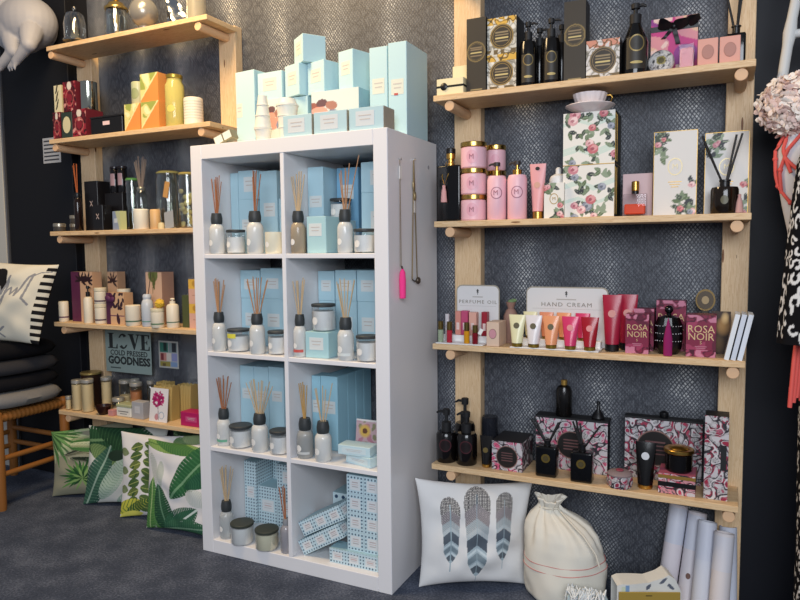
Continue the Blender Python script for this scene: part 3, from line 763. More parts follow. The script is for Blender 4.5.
MB().lathe([(0, .074), (.013, .074), (.013, .088), (.015, .089), (.015, .094), (.007, .094), (.007, .086), (0, .086)], 20).obj('neck', BLACKP, t, smooth=35)
patch('emblem', mat('5d5a44', .4), t, .036, .037, .010, .012, 0)
for dx, dy, tz in ((-.060, 0, .218), (-.055, .01, .20), (.040, 0, .218), (.026, .01, .217)): MB().tube([(dx*.1, 0, .084), (dx, dy, tz)], .003, 7).obj('reed', BLACKM, t)
MB().lathe([(0, 0), (.011, .001), (.008, .03), (.004, .044), (.005, .05), (0, .053)], 14, c=(.037, -.020, 0)).obj('tassel', mat('c79a92', .85), t, smooth=50)

# ================================================================== RIGHT RACK : third board
z = RR[3]+.0005
def tray(label, x0, x1, yf, d):
    t = thing('display_tray', label, 'display tray', ((x0+x1)/2, yf+d/2, z)); w = x1-x0
    MB().box(-w/2, w/2, -d/2, d/2, 0, .0035, .001).obj('base', WHITEPL, t)
    MB().box(-w/2+.004, w/2-.004, -d/2+.058, d/2, .0035, .024, .001).obj('step', WHITEPL, t)
    return t
def signboard(label, x0, x1, y, h, title, sub, tw):
    t = thing('sign_board', label, 'sign', ((x0+x1)/2, y, z)); w = x1-x0
    def rr(w, h, r): 
        return [(-w/2, 0), (w/2, 0)]+[(w/2-r+r*cos(a), h-r+r*sin(a)) for a in np.linspace(0, pi/2, 7)]+[(-w/2+r-r*sin(a), h-r+r*cos(a)) for a in np.linspace(0, pi/2, 7)]
    MB().prism(rr(w, h, .02), 0, .004).obj('frame', mat('a59d8e', .5), t)
    o = MB().prism(rr(w-.006, h-.004, .018), -.0008, .0006).obj('face', mat('dcdad8', .5), t)
    text(o, title, tw, (0, -.0012, h*.70), mat('8a8276', .6), sx=1.15, space=1.25)
    strips(o, [(-w*.12, w*.12, h*.79, .0035)], mat('b5b0aa', .6), y=-.0008); strips(o, [(-w*.42, w*.42, h*.63, .0008)], mat('b5b0aa', .6), y=-.0008)
    MB().prism([(0, .016), (-.005, .009), (-.002, .009), (-.004, .003), (-.001, .003), (-.001, -.004), (.001, -.004), (.001, .003), (.004, .003), (.002, .009), (.005, .009)], -.0012, -.0006, Matrix.Translation((0, 0, h*.85))).obj('emblem', mat('4a4a48', .6), o)
    return t
tray('white display tray holding the perfume oil vials', .870, 1.036, -.218, .092)
signboard('white sign board lettered PERFUME OIL behind the small vials', .909, 1.061, -.121, .192, 'PERFUME OIL', '', .0165)
zt = z+.004
def vial(label, x, y, m, capm, h=.070, r=.0095, zz=None):
    t = thing('perfume_vial', label, 'perfume vial', (x, y, zz or zt), 0, 'perfume oil vials')
    MB().lathe([(0, 0), (r*.9, 0), (r, .002), (r, h*.58), (0, h*.6)], 14).obj('glass', m, t, smooth=35)
    MB().lathe(rim(r*.92, h*.4, .001), 14, c=(0, 0, h*.59)).obj('cap', capm, t, smooth=35)
CAPB = mat('6b5a2e', .3, metal=.7)
vial('pale green perfume vial at the end of the tray', .880, -.195, mat('a9b89a', .15, trans=.2), CAPB)
vial('clear perfume vial between green and red vials', .8985, -.182, mat('d8d2d2', .1, trans=.3), mat('cfc9cc', .2), .094, .0075)
vial('red perfume vial with dark gold cap', .9135, -.200, mat('b32c3c', .15), CAPB)
vial('amber yellow perfume vial with dark gold cap', .9745, -.200, mat('d9961c', .15), CAPB)
vial('dark red perfume vial with a white swing tag', 1.0045, -.203, mat('7c1420', .15), CAPB, .062)
MB().box(-.006, .006, -.012, -.011, .038, .058, M=Matrix.Rotation(.5, 4, 'Y')).obj('swing_tag', PAPERW, bpy.data.objects['perfume_vial.004'])
zs = z+.0245
for lab, a, b, c, hh in (('peach vial carton standing on the step of the tray', .918, .937, 'd68e80', .080), ('rose pink vial carton on the step of the tray', .9385, .962, 'c24f74', .082), ('blush vial carton with open window on the step', .9665, .9925, 'e2ab98', .078), ('dark red vial carton at the step end next to the soap', 1.0105, 1.0300, '9c2433', .080)):
    carton('vial_carton', lab, 'box', a, b, -.158, zs, hh, .024, mat(c, .4), group='vial cartons on the tray', lab=(.010, .024, .03, 0), lm=mat('e6cfc8', .5), lines=0)
ovalbox('kraft soap box with pink oval soap beside the vials tray', 1.046, 1.088, -.212, z, .078, .08, mat('d9bda6', .6), mat('c98f98', .6), None, mat('8d6a60', .6))
def potpourri():
    t = thing('potpourri_bag', 'small clear bag of dried brown petals with green sprig behind kraft soap box', 'bag', (1.094, -.10, z))
    MB().lathe([(0, 0), (.022, 0), (.026, .02), (.024, .09), (.016, .108), (.010, .114), (.017, .135), (.014, .136), (0, .116)], 16).obj('pouch', mat('a58072', .5, trans=.15), t, smooth=50)
    MB().ell((.002, -.004, .135), .012, .008, .010).ell((.010, 0, .141), .010, .005, .006).obj('sprig', mat('6f8a5c', .7), t, smooth=50)
potpourri()
tray('long white display tray under the row of hand creams', 1.125, 1.399, -.219, .095)
signboard('long white sign board lettered HAND CREAM behind the small tubes', 1.152, 1.411, -.121, .190, 'HAND CREAM', '', .0185)
HC = (('cream', 'e6e0b4', 1.146), ('white', 'e3dcdc', 1.199), ('peach orange', 'e59a6c', 1.254), ('bright pink', 'd23a68', 1.313), ('dark red', 'a01626', 1.371))
for nm, c, x in HC:
    flat_tube('%s hand cream tube in the front row before the sign' % nm, x, -.206, zt, .054, .101, mat(c, .22, spec=.6), mat('9c8034', .3, metal=.8), 'hand cream tubes', mark=mat('5f5840' if nm in ('cream', 'white', 'peach orange') else 'd98a8a', .5), caph=.12, emblem=.46)
for nm, c, x in HC[:4]:
    flat_tube('%s hand cream tube standing behind the front row' % nm if nm != 'white' else 'second orange hand cream tube, behind the white front tube', x+.024, -.160+.022, zs, .046, .085, mat(c if nm != 'white' else 'e0906c', .25), mat('9c8034', .3, metal=.8), 'hand cream tubes behind')
RED = mat('a3203a', .28, spec=.6)
for lab, x, y, h, em in (('large raspberry red tube beside the hand cream sign', 1.430, -.165, .171, 1), ('large raspberry red tube behind and beside the first, next to the burgundy cartons', 1.468, -.118, .170, 1)):
    flat_tube(lab, x, y, z, .060, h, RED, BLACKP, 'large raspberry tubes', caph=.13, mark=mat('c98a84', .4), r=.021)
def rosa_text(t, w, d, h):
    m = mat('d9b98a', .35, metal=.4)
    text(t, 'ROSA', w*.38, (0, -d/2-.0004, h*.66), m, sx=.95); text(t, 'NOIR', w*.38, (0, -d/2-.0004, h*.48), m, sx=.95); text(t, 'S', w*.16, (0, -d/2-.0004, h*.34), m)
    strips(t, [(-w*.2, w*.2, h*.25, .0018), (-w*.16, w*.16, h*.21, .0018)], mat('b9798c', .5), y=-d/2)
def rc(label, x0, x1, yf, h, d, seed): printed('perfume_carton', label, 'box', x0, x1, yf, z, h, d, rosa(x1-x0, h, seed=seed), side='6a1a38', group='burgundy cartons', rough=.35, extra=rosa_text)
rc('burgundy carton in front of the large raspberry tubes', 1.472, 1.537, -.19, .117, .05, 2)
rc('burgundy carton half hidden behind the one before the raspberry tubes', 1.484, 1.545, -.125, .128, .05, 3)
rc('burgundy carton behind the black faceted perfume bottle', 1.549, 1.632, -.098, .153, .05, 4)
rc('burgundy carton beneath the gold medallion beside the white cards', 1.638, 1.716, -.19, .120, .07, 5)
t = thing('perfume_bottle', 'black faceted perfume bottle with ball stopper and magenta tassel', 'perfume', (1.589, -.158, z))
b = MB().lathe([(0, 0), (.026, 0), (.036, .018), (.0395, .05), (.038, .085), (.030, .108), (.012, .114), (0, .114)], 10, sy=.8)
b.obj('bottle', mat('09080a', .2, spec=.6), t)
b = MB()
for i in range(10):
    for k in range(3):
        a = -2.2+i*.13; rr_ = .0385
        if abs(i-4.5) > 1.2: b.ell((rr_*cos(-pi/2+(i-4.5)*.24), .8*rr_*sin(-pi/2+(i-4.5)*.24), .04+k*.022), .0018, .0018, .0018, 6, 4)
b.obj('studs', mat('b9b2b6', .3, metal=.6), t)
MB().lathe([(0, .113), (.007, .113), (.007, .12), (0, .12)], 14).ell((0, 0, .131), .0125, .0125, .0125).obj('stopper', BLKGL, t, smooth=50)
MB().lathe([(0, .0), (.012, .001), (.012, .05), (.008, .075), (.003, .100), (0, .112)], 14, c=(.002, -.046, -.0), sy=.5).obj('tassel', mat('8a1058', .8), t, smooth=50)
t = thing('medallion', 'oval brown and gold medallion standing above burgundy carton', 'medallion', (1.684, -.085, z))
for nm, mm, r, y in (('rim', mat('7a6540', .35, metal=.7), .027, 0), ('face', mat('4f4230', .45), .0225, -.003), ('centre', mat('a58f68', .4), .010, -.0045)):
    o = MB().lathe([(0, 0), (r, 0), (r, .004), (0, .004)], 30, sy=1.2).obj(nm, mm, t, smooth=35); o.location = (0, y, .156); o.rotation_euler = (pi/2, 0, 0)
MB().box(-.008, .008, -.003, .004, 0, .135).obj('stand', mat('3d3322', .5), t)
def card(label, x, m, lean, y=-.165, w=.13, tk=.012, art=None):
    t = thing('booklet', label, 'booklet', (x, y, z), 0, 'booklets leaning at the board end')
    MB().box(-tk/2, tk/2, -.05, .045, 0, w, M=Matrix.Rotation(lean, 4, 'Y')).obj('pages', m, t)
    return t
t = thing('photo_card', 'dark photo card with golden glow between burgundy carton and white booklets', 'card', (1.728, -.105, z))
c = Cv(.05, .125, 40, '3a2a22'); c.ell(.03, .08, .022, .03, 'b58a52', soft=1.0); c.ell(.018, .03, .02, .03, '6f5638', soft=1.0); c.ell(.035, .105, .012, .02, 'd9b982', soft=1.0)
painted_block('body', t, .05, .003, .125, c, side='6a5a4a')
PG = (mat('e2e6ea', .5), mat('cfd6e2', .5), mat('dde4ee', .5))
for k, (lab) in enumerate(('white booklet leaning nearest the dark photo card', 'pale blue white booklet leaning between two others', 'white booklet leaning nearest the end of the board')):
    card(lab, 1.7435+.0165*k, PG[k], .20, y=-.165)

# ================================================================== RIGHT RACK : lowest board
z = RR[4]+.0005
WINE = mat('4a2026', .4)
def dkpump(label, x, y, disc, hb=.103, ht=.18, hdir=-1):
    pump(label, x, y, z, .035, hb, ht, mat('0d0a0b', .15, spec=.6), BLACKM, 'black pump bottles on the lowest board', disc=disc, shoulder=.9, head=.034, hdir=hdir)
dkpump('black pump bottle with wine red emblem at the end of the lowest board', .889, -.17, (mat('1a0e10', .4), WINE, .6))
dkpump('black pump bottle with wine red emblem beside the small gold based tube', .9625, -.17, (mat('1a0e10', .4), WINE, .6), .107, .178)
dkpump('black pump bottle standing behind the two front ones', .928, -.092, None, .12, .205)
t = flat_tube('small black tube with gold cap and emblem next to the pink lace cube', 1.035, -.178, z, .046, .105, mat('141110', .2, spec=.6), GOLD, caph=.12, mark=mat('8a7748', .3, metal=.6), markh=.5)
cyl_jar('dark clear tumbler with silver glint standing behind the small black tube', 1.016, -.085, z, .028, .152, mat('2a2c33', .1, trans=.3), None, .004, name='tumbler', cat='glass')
printed('candle_carton', 'pink and black damask cube carton with black lid', 'box', 1.058, 1.160, -.19, z, .096, .13, noir(.105, .096, 60, 3, 'd0587a', (.052, .045, .033)), noir(.13, .096, 44, 6, '6a3040', None, '3a3538', '6b3a48'), side='1c1a1b', top='1f1c1d')
GE = (mat('7d6a34', .35, metal=.6), mat('4a4126', .45), .014, .62)
blackdiff('black square diffuser with gold seal standing before the edge of the large damask box', 1.238, -.178, z, .066, .045, .098, .018, [(-.052, 0, .178), (-.044, .008, .182), (.040, 0, .176), (.033, .01, .172), (-.040, -.004, .165)], GE, 'black diffusers with gold seals')
blackdiff('black square diffuser with gold seal before the middle of the large damask box', 1.349, -.185, z, .066, .045, .095, .022, [(-.030, 0, .185), (-.022, .008, .19), (-.016, 0, .17), (.052, 0, .178), (-.010, .012, .178)], GE, 'black diffusers with gold seals')
def lidtop(t, w, d, h): MB().box(-w/2-.002, w/2+.002, -d/2-.002, d/2+.002, h, h+.006).obj('lid', BLACKM, t)
printed('gift_box', 'large damask gift box in pink, white and black behind the gold sealed diffusers', 'gift box', 1.182, 1.412, -.105, z, .168, .055, noir(.23, .168, 100, 8, 'c75a78', (.115, .085, .04), 'bdb9ba', 'd79bb0'), side='121113', top='171516', group='large damask gift boxes', extra=lidtop)
bottle('black round bottle with gold cap on top of the large damask box', 1.268, -.078, z+.1745, [(0, 0), (.024, 0), (.026, .003), (.026, .082), (.021, .096), (.010, .102), (0, .102)], mat('12100f', .2, spec=.5), cap=[(0, .102), (.010, .102), (.010, .118), (0, .118)], capm=GOLDM)
bottle('black cone shaped bottle with thin neck on top of the large damask box', 1.378, -.078, z+.1745, [(0, 0), (.020, 0), (.021, .004), (.015, .018), (.006, .03), (.004, .045), (.006, .048), (.005, .056), (0, .058)], BLACKP)
def flowerbox():
    t = thing('trinket_box', 'small scalloped damask trinket box at the front edge beside the black tube', 'box', (1.461, -.185, z))
    n = 36; c = Cv(.3, .04, 110, 'a9a5a6'); nn = noir(.3, .04, 110, 4, 'a02844', None, 'aaa6a8', 'b9607a')
    P = np.zeros((nn.nx, nn.ny, 3)); th = nn.X/.3*2*pi; r = .036*(1+.08*np.abs(np.cos(3*th))); v = nn.Y/.04
    rr_ = r*(.9+.1*np.sin(v*pi)); P[..., 0] = rr_*np.cos(th); P[..., 1] = rr_*np.sin(th); P[..., 2] = v*.036
    link('wall_band', grid_mesh('wall_band', P, nn.c), vcol(), t, smooth=60)
    MB().lathe([(0, .036), (.036, .036), (.037, .040), (.030, .046), (0, .048)], 24).obj('lid', mat('8a7a7c', .5), t, smooth=40)
    MB().lathe([(0, 0), (.033, 0), (.033, .002), (0, .002)], 24).obj('bottom', BLACKM, t)
    MB().lathe(rim(.012, .004), 12, c=(0, 0, .0475)).obj('knob', mat('8f3a4c', .5), t, smooth=40)
flowerbox()
t = flat_tube('tall black tube with silver emblem and gold cap before the second damask box', 1.533, -.168, z, .060, .140, mat('0d0c0d', .2, spec=.6), GOLD, caph=.1, mark=mat('c9c9cb', .3, metal=.6), markh=.68, r=.022)
printed('gift_box', 'large damask gift box with crimson swirls behind the gold lidded candle', 'gift box', 1.462, 1.685, -.085, z, .190, .035, noir(.223, .19, 100, 14, 'a83450', (.09, .10, .05), 'a9a6a8', '8d5464'), side='121113', top='171516', group='large damask gift boxes', extra=lidtop)
bottle('small black round stopper knob bottle on top of the crimson damask box', 1.575, -.068, z+.1965, [(0, 0), (.012, 0), (.014, .008), (.013, .016), (.006, .02), (0, .021)], BLACKP)
printed('candle_carton', 'low pink printed box with black ribbon under the gold lidded candle', 'box', 1.572, 1.672, -.195, z, .060, .095, noir(.1, .06, 50, 9, 'c9405c', None, 'c98a92', 'd98a96'), side='9c3c50', top='a8556a', extra=lambda t, w, d, h: (MB().box(-w/2-.001, w/2+.001, -d/2-.001, d/2+.001, .022, .036).obj('ribbon', BLACKP, t), MB().box(-w/2-.0008, w/2+.0008, -d/2-.0008, d/2+.0008, .046, .056).obj('gold_band', GOLDM, t)))
t = cyl_jar('black glass candle with wide gold lid on the low pink box', 1.624, -.148, z+.0602, .038, .067, mat('0c0a0a', .12, spec=.6), GOLD, .012, name='candle', cat='candle', lr=1.12)
MB().lathe([(0, 0), (.03, 0), (.024, .006), (.006, .009), (0, .009)], 24, c=(0, 0, .067)).obj('lid_knob', GOLD, t, smooth=50)
printed('tall_carton', 'tall damask carton in red, white and black at the end of the lowest board', 'box', 1.694, 1.756, -.19, z, .243, .07, noir(.065, .243, 90, 17, '9c2440', None, 'b5b1b2', 'a85a6c'), side='2b2628', top='1c191a', extra=lambda t, w, d, h: MB().box(w*.18, w*.42, -d/2-.0008, -d/2, h*.36, h*.66).obj('label_panel', BLACKM, t))
# ================================================================== CUBE UNIT CONTENTS
BB = dict(group='pale blue boxes inside the cubbies')
def bbox(label, x0, x1, yf, z, h, d=.12, lab=None, m=None, rz=0, group='pale blue boxes inside the cubbies', lm=None):
    w = x1-x0
    if lab is True: lab = (min(w*.62, .062), min(h*.4, .045), h*.52, 0)
    return carton('gift_box', label, 'gift box', x0, x1, yf, z, h, d, m or BLUE, rz, group, lab, lm or mat('d6dddd', .6))
A, B_ = 'top left cubby', 'top right cubby'
# ---- top row
z = U_Z[3]+.0005
diffuser('reed diffuser nearest the outer wall in the ' + A, .086, -.37, z, .0275, .109, .036, fan_reeds(7, .033, .278, 1, .002), REEDO)
candle('glass candle with dark lid between the two diffusers in the ' + A, .144, -.338, z, .033, .086, fill=.75)
diffuser('reed diffuser near the divider in the ' + A, .252, -.365, z, .0295, .112, .036, fan_reeds(6, .017, .29, 2, .004), REEDO)
candle('open cream candle beside the divider in the ' + A, .328, -.36, z, .031, .074, wax=mat('ece4c4', .5), lid=None, glass=mat('e6e0c8', .2), fill=.93)
bbox('tall blue box at the outer wall in the ' + A, .053, .088, -.25, z, .300, .10, None)
bbox('lower blue box behind the candle in the ' + A, .090, .163, -.25, z, .200, .12, True)
bbox('upper blue box behind the candle in the ' + A, .090, .172, -.25, z+.2003, .106, .12, (.05, .055, .055, .01))
bbox('tall blue box behind the second diffuser in the ' + A, .175, .253, -.235, z, .302, .12, (.05, .05, .16, .005))
bbox('short blue box beside the divider in the ' + A, .258, .335, -.23, z, .200, .12, (.04, .05, .11, -.01))
diffuser('tan tinted reed diffuser beside the divider in the ' + B_, .436, -.37, z, .026, .106, .036, fan_reeds(7, .028, .275, 3, -.001), REEDP, glass=mat('b9a88f', .15, trans=.25))
bbox('small blue box with side turned at the front of the ' + B_, .470, .545, -.37, z, .122, .085, (.05, .042, .078, -.004), mat('aed3d8', .55))
candle('dark lidded candle raised on a box at the rear of the ' + B_, .523, -.235, z+.1125, .037, .076, fill=.8)
bbox('low blue box under the raised candle in the ' + B_, .487, .562, -.272, z, .112, .075)
diffuser('reed diffuser beside the small blue box in the ' + B_, .612, -.36, z, .026, .104, .038, fan_reeds(5, .014, .275, 4, 0)+[(.05, .01, .315), (.02, 0, .29)], REED)
candle('glass candle with dark lid at the necklace side panel in the ' + B_, .680, -.352, z, .035, .078, fill=.8)
bbox('tall blue box by the divider in the ' + B_, .405, .468, -.26, z, .300, .13, (.05, .04, .18, 0))
bbox('tall deeper blue box at the back in the ' + B_, .478, .565, -.185, z, .300, .12, (.05, .05, .215, 0), mat('7fb2d2', .55))
bbox('lower blue box at the necklace side in the ' + B_, .613, .735, -.25, z, .202, .13, (.06, .06, .11, .005))
bbox('upper blue box at the necklace side in the ' + B_, .613, .735, -.25, z+.2024, .103, .13, (.06, .05, .05, .005))
# ---- second row
z = U_Z[2]+.0005; A, B_ = 'second row left cubby', 'second row right cubby'
diffuser('reed diffuser near the outer wall in the ' + A, .083, -.37, z, .0255, .106, .035, fan_reeds(8, .028, .262, 5, .002), REED)
candle('glass candle with dark lid and yellow sticker in the ' + A, .150, -.345, z, .040, .081, yellow=True, fill=.75)
diffuser('reed diffuser near the middle in the ' + A, .254, -.37, z, .0275, .106, .035, fan_reeds(9, .050, .270, 6, .004), REED)
candle('glass candle with dark lid beside the divider in the ' + A, .325, -.348, z, .034, .082, fill=.8)
def wallstack(A, z, xs, hs, y, labs, d=.13, hb=.18):
    for k, (a, b) in enumerate(xs):
        bbox('lower pale blue box %s, back of the %s' % (labs[k], A), a, b, y, z, hb, d, (min((b-a)*.6, .055), .05, hb*.55, 0))
        bbox('upper pale blue box %s, back of the %s' % (labs[k], A), a, b, y-.002, z+hb+.0003, hs[k]-hb, d, (min((b-a)*.6, .055), .04, (hs[k]-hb)*.5, 0))
wallstack(A, z, [(.053, .145), (.149, .258), (.262, .380)], [.287, .295, .292], -.205, ['at the outer wall', 'in the middle', 'by the divider'])
diffuser('slim reed diffuser with red band by the divider in the ' + B_, .434, -.37, z, .0225, .109, .036, fan_reeds(7, .024, .270, 7, .002), REEDP, band=mat('cf5b52', .5))
bbox('blue cube box carrying a candle in the ' + B_, .459, .550, -.375, z, .088, .085, (.055, .042, .048, -.002), mat('a9d0d6', .55))
candle('dark lidded candle standing on the blue cube box in the ' + B_, .506, -.332, z+.0884, .0405, .092, fill=.8)
diffuser('reed diffuser with pale band beside the blue cube box in the ' + B_, .614, -.37, z, .0275, .104, .037, fan_reeds(8, .042, .272, 8, .004), REEDP, band=mat('dfe3df', .5))
candle('dark lidded candle by the necklace side panel in the ' + B_, .687, -.358, z, .0355, .084, fill=.8)
wallstack(B_, z, [(.406, .474), (.478, .563), (.567, .650), (.654, .735)], [.286, .29, .29, .29], -.205, ['next to the divider', 'second from the divider', 'third from the divider', 'at the necklace panel'])
# ---- third row
z = U_Z[1]+.0005; A, B_ = 'third row left cubby', 'third row right cubby'
diffuser('reed diffuser with green liquid near the outer wall in the ' + A, .083, -.36, z, .026, .100, .035, fan_reeds(10, .034, .258, 9, .008), REEDO, band=mat('6fae90', .4))
candle('wide candle with dark lid between the diffusers in the ' + A, .152, -.35, z, .041, .080, fill=.85)
diffuser('reed diffuser near the middle in the ' + A, .250, -.365, z, .030, .099, .036, fan_reeds(11, .060, .255, 10, .002), REEDP)
candle('dark lidded candle beside the divider in the ' + A, .331, -.358, z, .0355, .083, fill=.8)
bbox('tall slim blue box at the outer wall in the ' + A, .053, .118, -.225, z, .272, .15, (.045, .04, .165, 0))
bbox('tall blue box beside the slim one in the ' + A, .120, .186, -.225, z, .272, .15, (.045, .04, .160, 0))
bbox('tall blue box in front of the divider boxes in the ' + A, .188, .256, -.225, z, .276, .17, (.045, .04, .165, .004))
bbox('lower blue box next to the divider in the ' + A, .260, .382, -.19, z, .17, .13, (.055, .05, .1, 0))
bbox('upper blue box next to the divider in the ' + A, .260, .382, -.19, z+.1703, .10, .13, (.055, .04, .05, 0))
diffuser('grey reed diffuser by the divider in the ' + B_, .440, -.36, z, .029, .098, .038, fan_reeds(5, .018, .262, 11, -.006, .006), mat('c29a5c', .8), glass=mat('a8aaa8', .15, trans=.2), band=mat('c9cbc9', .5))
diffuser('pale reed diffuser standing second in the ' + B_, .518, -.368, z, .029, .098, .037, fan_reeds(4, .024, .256, 12, -.010)+[(.040, 0, .268)], REEDP)
TB = (.034, .045, .155, 0)
bbox('tall blue box by the divider behind the grey diffuser in the ' + B_, .406, .442, -.262, z, .265, .07, (.03, .045, .155, 0), mat('9ccadb', .55))
bbox('foremost tall blue box of the row running back in the ' + B_, .444, .513, -.262, z, .267, .072, (.05, .045, .155, 0), mat('9ccadb', .55))
for k, s in enumerate(('second', 'third', 'rearmost')): bbox('%s tall blue box of the row running back in the ' % s + B_, .444, .5125, -.189+.060*k, z, .266, .0592, None, mat('9ccadb', .55))
t = carton('gift_box', 'flat pale blue box lying on another flat box in the ' + B_, 'gift box', .580, .700, -.375, z+.0325, .032, .06, mat('c3dde4', .55), .03, 'flat boxes in the third cubby', (.09, .018, .016, 0), mat('cfe0e4', .6))
t = carton('gift_box', 'flat pale blue box at the bottom, turned askew in the ' + B_, 'gift box', .605, .715, -.37, z, .032, .06, mat('c3dde4', .55), -.25, 'flat boxes in the third cubby', (.09, .018, .016, 0), mat('cfe0e4', .6))
t = thing('flower_card', 'small photo card of yellow and pink blossoms leaning in the ' + B_, 'card', (.632, -.268, z))
c = Cv(.095, .125, 50, 'c7a9ae'); g = c.noise(120, 4); c.put((g > .5).astype(float), 'b9808f'); c.put((g < -.7).astype(float), '8f8c6c'); c.ell(.035, .085, .026, .026, 'd9b25a', soft=.6); c.ell(.035, .085, .010, .010, '6b4630')
c.rect(0, .095, 0, .006, 'e4e0dc'); c.rect(0, .095, .119, .125, 'e4e0dc')
o = painted_block('body', t, .095, .004, .125, c, side='d8d8d6'); o.rotation_euler = (-.12, 0, 0)
# ---- bottom row
z = U_Z[0]+.0005; A, B_ = 'bottom left cubby', 'bottom right cubby'
diffuser('clear reed diffuser near the outer wall in the ' + A, .083, -.36, z, .026, .103, .036, fan_reeds(8, .028, .272, 13, .002), REEDP, glass=mat('d9dcdb', .08, trans=.5))
DKLID = mat('3a3f38', .5)
candle('milky candle with broad dark lid in the ' + A, .164, -.372, z, .042, .076, lid=DKLID, fill=.9, sticker=False)
candle('greenish candle with broad dark lid in the ' + A, .275, -.372, z, .042, .072, wax=mat('dcdac0', .5), lid=DKLID, fill=.9, sticker=False)
diffuser('slim grey reed diffuser by the divider in the ' + A, .358, -.37, z, .0205, .098, .022, fan_reeds(5, .018, .240, 14, -.014, .006), REEDO, glass=mat('b4b2b8', .12, trans=.4), collar=mat('8c8f94', .4), cw=.5, disc=False)
def dbox(label, x0, x1, yf, z, h, d, nl=1, sp=.0125, group='dotted blue boxes', label_panel=True, **k):
    w = x1-x0
    return printed('dotted_box', label, 'box', x0, x1, yf, z, h, d, dotted(w, h, nl, None, sp, label=label_panel), dotted(d, h, 1, None, sp, label=False), side='9cc0cc', top='a4c6d0', group=group, **k)
dbox('tall dotted blue box at the outer wall in the ' + A, .053, .110, -.215, z, .245, .13)
dbox('lower dotted blue box second from the outer wall in the ' + A, .112, .200, -.205, z, .150, .13)
dbox('upper dotted blue box set far back on the lower ones in the ' + A, .118, .196, -.115, z+.1503, .09, .10, label_panel=False)
dbox('lower dotted blue box beside the divider in the ' + A, .202, .310, -.205, z, .150, .13)
dbox('upper dotted blue box beside the divider in the ' + A, .202, .310, -.205, z+.1503, .098, .13)
dbox('long dotted blue box lying flat under the column in the ' + B_, .538, .728, -.372, z, .050, .062, 3, .0115)
for r, rs in enumerate(('lowest', 'second lowest', 'second highest', 'highest')):
    for q, (a, b) in enumerate(((.602, .6655), (.6665, .730))):
        dbox('%s dotted blue soap box in the column, %s, in the bottom cubby' % (rs, 'diffuser side' if q == 0 else 'side panel side'), a, b, -.358, z+.0503+.0655*r, .065, .075, 1, .0125, group='column of dotted soap boxes')
def tilted(label, x, zz, yf, ang, L=.195, h=.052, d=.11):
    t = thing('dotted_box', label, 'box', (x, yf, zz), 0, 'tilted long dotted boxes'); t.rotation_euler = (0, -ang, 0)
    painted_block('body', t, L, d, h, dotted(L, h, 3, None, .0115), dotted(d, h, 2, None, .0115), side='a4c6d0', x0=0, y0=0)
tilted('lower tilted long dotted box leaning against the flat one in the ' + B_, .432, .0505, -.368, .52, .185)
tilted('upper tilted long dotted box lying on the other tilted one in the ' + B_, .432, .1175, -.366, .50, .185)
dbox('coarse dotted pale blue box at the back of the ' + B_, .415, .525, -.145, z, .150, .1, 0, .03, label_panel=False, group=None)

# ================================================================== ON TOP OF THE UNIT
z = 1.4905
LB = mat('bcdbe2', .55); LL = mat('d9dccf', .6)
def tbox(label, cx, yf, zz, w, h, d, rz=0, lab=True, m=None):
    return carton('gift_box', label, 'gift box', cx-w/2, cx+w/2, yf, zz, h, d, m or LB, rz, 'pale blue boxes on top of the unit', (min(w*.6, .062), min(h*.48, .045), h*.56, 0) if lab is True else lab, LL, 2)
tbox('tall blue box at the far end of the unit top next to white cups', .127, -.235, z, .095, .285, .11, -.12, (.028, .05, .145, -.03))
def art_box(label, x0, x1, yf, h, d, seed, cx):
    w = x1-x0; c = Cv(w, h, 70, 'd5dfdc'); R = random.Random(seed)
    for k, (hh, dx, dy, r) in enumerate((('9a5f54', -.05, .115, .026), ('6c4f54', -.02, .128, .022), ('ac7a6c', .018, .118, .024), ('f0a595', -.035, .092, .040), ('eda092', -.01, .080, .034), ('8592ab', .032, .082, .030), ('65728c', .042, .062, .018), ('8a4a40', -.045, .066, .022))):
        c.ell(cx+dx*1.0, dy-.168+h, r, r*.62, hh, R.uniform(-.6, .6))
    return printed('art_box', label, 'gift box', x0, x1, yf, z, h, d, c, side='9cc5d6', top='a9cfdc', group='boxes with painted blob pattern')
art_box('pale box with coral and grey blob pattern under the stacked cubes, near the tall pair', .430, .617, -.265, .168, .12, 3, .062)
art_box('pale box with coral blob pattern between the two towers of white cups', .182, .300, -.24, .170, .12, 5, .075)
tbox('plain blue box in the lower tier beside the cup tower', .352, -.235, z, .086, .168, .12, 0, None)
tbox('wide blue box in the second tier nearest the far tall box', .236, -.235, z+.1703, .112, .098, .11, -.06)
tbox('turned blue cube in the second tier under the topmost cube', .350, -.245, z+.1703, .085, .110, .085, -.35)
tbox('turned blue cube in the second tier between two others', .448, -.245, z+.1683, .088, .110, .085, -.30)
tbox('topmost blue cube, standing above all other boxes', .385, -.243, z+.2808, .086, .095, .086, -.62)
tbox('turned tall blue box in the second tier beside the tall pair', .562, -.235, z+.1683, .072, .135, .085, -.30)
tbox('tall blue box of the end pair, further from the necklaces', .684, -.25, z, .066, .292, .15, 0, (.045, .05, .165, 0))
t = tbox('tall blue box of the end pair, at the necklace end', .755, -.252, z, .0665, .298, .17, 0, (.045, .05, .155, 0))
MB().box(-.012, .002, -.0862, -.0855, .128, .135).obj('red_mark', mat('c0564e', .6), t)
def flatbox(label, x0, x1):
    t = carton('flat_box', label, 'gift box', x0, x1, -.388, z, .070, .075, mat('b4d2da', .55), 0, 'low blue boxes at the front of the unit top', (.066, .046, .036, -.004), mat('cfd6da', .6))
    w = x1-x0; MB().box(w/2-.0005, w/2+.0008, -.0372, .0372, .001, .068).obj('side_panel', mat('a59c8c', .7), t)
flatbox('low blue box at the front, next to the white cups', .396, .509); flatbox('low blue box in the middle of the front row on top', .517, .641); flatbox('low blue box at the front corner above the necklaces', .649, .772)
